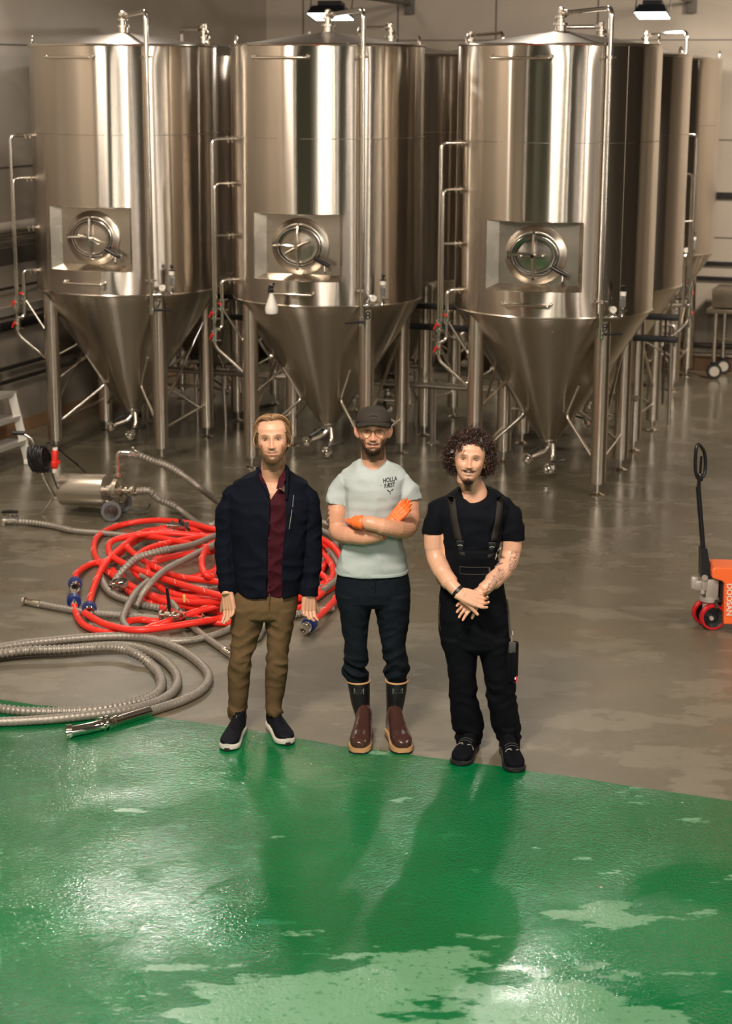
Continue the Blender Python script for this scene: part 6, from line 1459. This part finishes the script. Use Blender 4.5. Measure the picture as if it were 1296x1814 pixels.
# black cable trays and a twin pipe in the aisle between the rows, carried on the legs of the tanks
aisle = T[2]+OFF*.55
mat('tray_black', (.006, .006, .008), .5)
for z, dz in ((1.33, .05), (1.13, .05)):
    mb = MB(); a = aisle+uV*-4.6; b = aisle+uV*.95; c_ = (a+b)/2; c_.z = z; mb.box(c_, ((b-a).length, .10, dz), -AL, .006)
    o = tag(mb.build('cable_tray', MT['tray_black'], None), 'black cable tray behind the front tanks, the %s one' % ('upper' if z > 1.2 else 'lower'), 'cable tray')
    for s_ in (.02, .35, .65, .98):
        p = a.lerp(b, s_); mb = MB(); mb.cyl(Vector((p.x, p.y+.0, z-.6 if z < 1.2 else z-.2)), Vector((p.x, p.y, z)), .010, 8); mb.build('hanger', MT['dark_steel'], o)
for off, lab in ((0, 'front pipe of the twin steel pipes behind the tank legs'), (.09, 'rear pipe of the twin steel pipes behind the tank legs')):
    mb = MB(); a = aisle+uV*-4.6+vV*off; b = aisle+uV*.6+vV*off; a.z = b.z = .56; mb.cyl(a, b, .022, 12); o = tag(mb.build('floor_pipe', MT['dull_steel'], None), lab, 'pipe')
    for s_ in (.03, .33, .62, .97):
        p = a.lerp(b, s_); mb = MB(); mb.cyl(Vector((p.x, p.y, 0)), Vector((p.x, p.y, .55)), .016, 8); mb.lathe([(.05, 0), (.05, .008), (.016, .02)], 14, (p.x, p.y, 0)); mb.build('pipe_stand', MT['dull_steel'], o)
# valve clusters standing among the back legs
for i, (x, y, zz) in enumerate(((735, 648, .45), (700, 675, .35), (395, 655, .45), (345, 640, .5), (1190, 540, .95), (1165, 575, .8))):
    Yv = 18.2 if x < 1000 else 18.4
    p = at(x, y, Yv); mb = MB(); valve_body(mb, p, (1, -.2, 0), .030, .12); valve_body(mb, p+Vector((.02, 0, -.12)), (0, 0, 1), .030, .12); mb.cyl(p, Vector((p.x+.02, p.y, 0)), .018, 10); mb.tube(elbow([p, p+Vector((.16, -.04, 0)), p+Vector((.18, -.05, -.22))], .05), .018, 10)
    o = tag(mb.build('valve_manifold', MT['dull_steel'], None), ['steel valve manifold with black levers between tanks 8 and 9', 'low steel valve manifold behind the leg of tank 8', 'steel valve manifold behind the leg of tank 7', 'steel valve manifold farther behind tank 7', 'steel valve manifold high behind tank 9', 'steel valve manifold with a hanging hose behind tank 9'][i], 'valve', 'valve manifolds in the tank aisle')
    for dx in (-.05, .07):
        mb = MB(); mb.tube([p+Vector((dx*.3, -.02, .02)), p+Vector((dx*.3, -.03, .06)), p+Vector((dx*2.2, -.04, .07))], [.009, .011, .009], 8); mb.build('valve_handle', MT['black_paint'], o)
# floodlights on wall arms
m = mat('lamp_glass', (1, 1, 1), .3); b_ = m.node_tree.nodes['Principled BSDF']; b_.inputs['Emission Color'].default_value = (.93, 1, .93, 1); b_.inputs['Emission Strength'].default_value = 9
def flood(px, Yl, label, w_=.40, tilt=-13):
    c_ = at(px[0], px[1], Yl); r = empty('flood_lamp', c_, 0, label, 'lamp', 'wall mounted floodlights')
    rot = Matrix.Rotation(-AL, 4, 'Z') @ Matrix.Rotation(R_(tilt), 4, 'X')
    def put(mb, nm, mt_, par=None):
        mb.v = [tuple(rot @ Vector(v)) for v in mb.v]; o = mb.build(nm, mt_, r, smooth=False); return o
    mb = MB(); w2 = w_/2
    lo = [(-w2, -.15, 0), (w2, -.15, 0), (w2, .15, 0), (-w2, .15, 0)]; hi = [(-w2*.78, -.10, .10), (w2*.78, -.10, .10), (w2*.78, .10, .10), (-w2*.78, .10, .10)]
    mb.add([Vector(p) for p in lo+hi], [(4, 5, 6, 7), (0, 1, 5, 4), (1, 2, 6, 5), (2, 3, 7, 6), (3, 0, 4, 7)]); mb.box((0, 0, .13), (w_*.6, .14, .06), None, .01); put(mb, 'housing', MT['black_paint'])
    mb = MB(); mb.box((0, 0, .004), (w_*.94, .28, .006)); put(mb, 'glass', MT['lamp_glass'])
    mb = MB(); mb.tube([(-w2-.01, 0, .05), (-w2-.01, 0, .24), (w2+.01, 0, .24), (w2+.01, 0, .05)], .010, 6); put(mb, 'yoke', MT['dark_steel'])
    return r, c_
f1, c1_ = flood((585, 30), 20.6, 'black floodlight on a long beam above tank 8', .46)
f2, c2_ = flood((1155, 28), 20.8, 'black floodlight on a short arm above the rear tanks', .36)
for (c_, tt, lab, par) in ((c1_, -3.75, 'grey beam', f1), (c2_, -.30, 'grey arm', f2)):
    wpt = WB0-vV*.02+uV*tt+Vector((0, 0, c_.z+.24 if par is f1 else c_.z+.20)); mb = MB(); a = c_+Vector((0, 0, .26)); ext = (a-wpt); 
    mb.tube([a-ext*.0+Vector((-.9, .3, .13)) if par is f1 else a, a, wpt], .028 if par is f1 else .02, 8); mb.box(wpt-vV*.022, (.12, .04, .26), -AL, .005)
    mb.v = [tuple(Vector(v)-c_) for v in mb.v]; mb.build('arm', MT['joint_dark'], par)
# spray bottle hooked on the handle of tank 8
sp_ = at(481, 527, 15.66); bt = empty('spray_bottle', (sp_.x, sp_.y, sp_.z-.06), 0, 'white spray bottle hung on the handle of tank 8', 'bottle')
m = mat('bottle_white', (.80, .78, .72), .35); m.node_tree.nodes['Principled BSDF'].inputs['Subsurface Weight'].default_value = .2
b0 = at(481, 556, 15.60)
mb = MB(); mb.lathe([(.030, 0), (.050, .004), (.056, .03), (.054, .06), (.040, .10), (.026, .14), (.018, .165), (.017, .18)], 32, b0); adopt(mb.build('bottle', MT['bottle_white'], None), bt)
mb = MB(); n0 = b0+Vector((0, 0, .18)); mb.cyl(n0, n0+Vector((0, 0, .03)), .021, 14); mb.box(n0+Vector((-.002, 0, .055)), (.045, .028, .04), None, .006); mb.tube([n0+Vector((.005, 0, .06)), n0+Vector((.028, 0, .085))], .012, 8); mb.tube([n0+Vector((-.02, 0, .05)), n0+Vector((-.028, 0, .02)), n0+Vector((-.024, 0, -.005))], .006, 6); adopt(mb.build('trigger_head', MT['black_paint'], None), bt)
# wheeled stainless table at the back wall
TBp = gp(1262, 671); tb = empty('wheeled_table', TBp, -AL, 'stainless table on castors standing by the back wall', 'table')
tz = at(1275, 552, 21.2).z; xl = -.10
mb = MB(); mb.box((xl+.65, .20, tz), (1.3, .55, .05), None, .008); mb.build('table_top', MT['panel_steel'], tb)
mb = MB(); mb.box((xl+.65, .20, tz+.15), (1.2, .5, .22), None, .01); mb.build('shallow_sink', MT['panel_steel'], tb)
for dx, dy in ((.10, .0), (.14, .42), (1.2, .0), (1.2, .42)):
    mb = MB(); mb.cyl((xl+dx, dy, .20), (xl+dx, dy, tz-.02), .024, 14); lg = mb.build('leg', MT['leg_steel'], tb)
    ax = Matrix.Rotation(R_(90), 4, 'X') @ Matrix.Rotation(.3, 4, 'Y'); mb = MB(); mb.lathe([(.02, -.022), (.082, -.020), (.09, -.010), (.09, .010), (.082, .020), (.02, .022)], 28, (xl+dx+.01, dy, .09), ax); mb.box((xl+dx, dy, .19), (.07, .07, .03), None, .006); c3 = mb.build('castor', MT['black_rubber'], lg)
mb = MB(); mb.box((xl+.65, .42, .42), (1.15, .03, .03)); mb.build('stretcher', MT['leg_steel'], tb)
for o_ in tb.children:
    if o_.name.startswith('leg'):
        for c3 in o_.children:
            pass
for dx, dy in ((.10, .0), (.14, .42)):
    ax = Matrix.Rotation(R_(90), 4, 'X') @ Matrix.Rotation(.3, 4, 'Y'); mb = MB(); mb.lathe([(.02, -.024), (.058, -.024), (.058, .024), (.02, .024)], 24, (xl+dx+.01, dy, .09), ax); mb.build('castor_disc', MT['insulation'], tb)
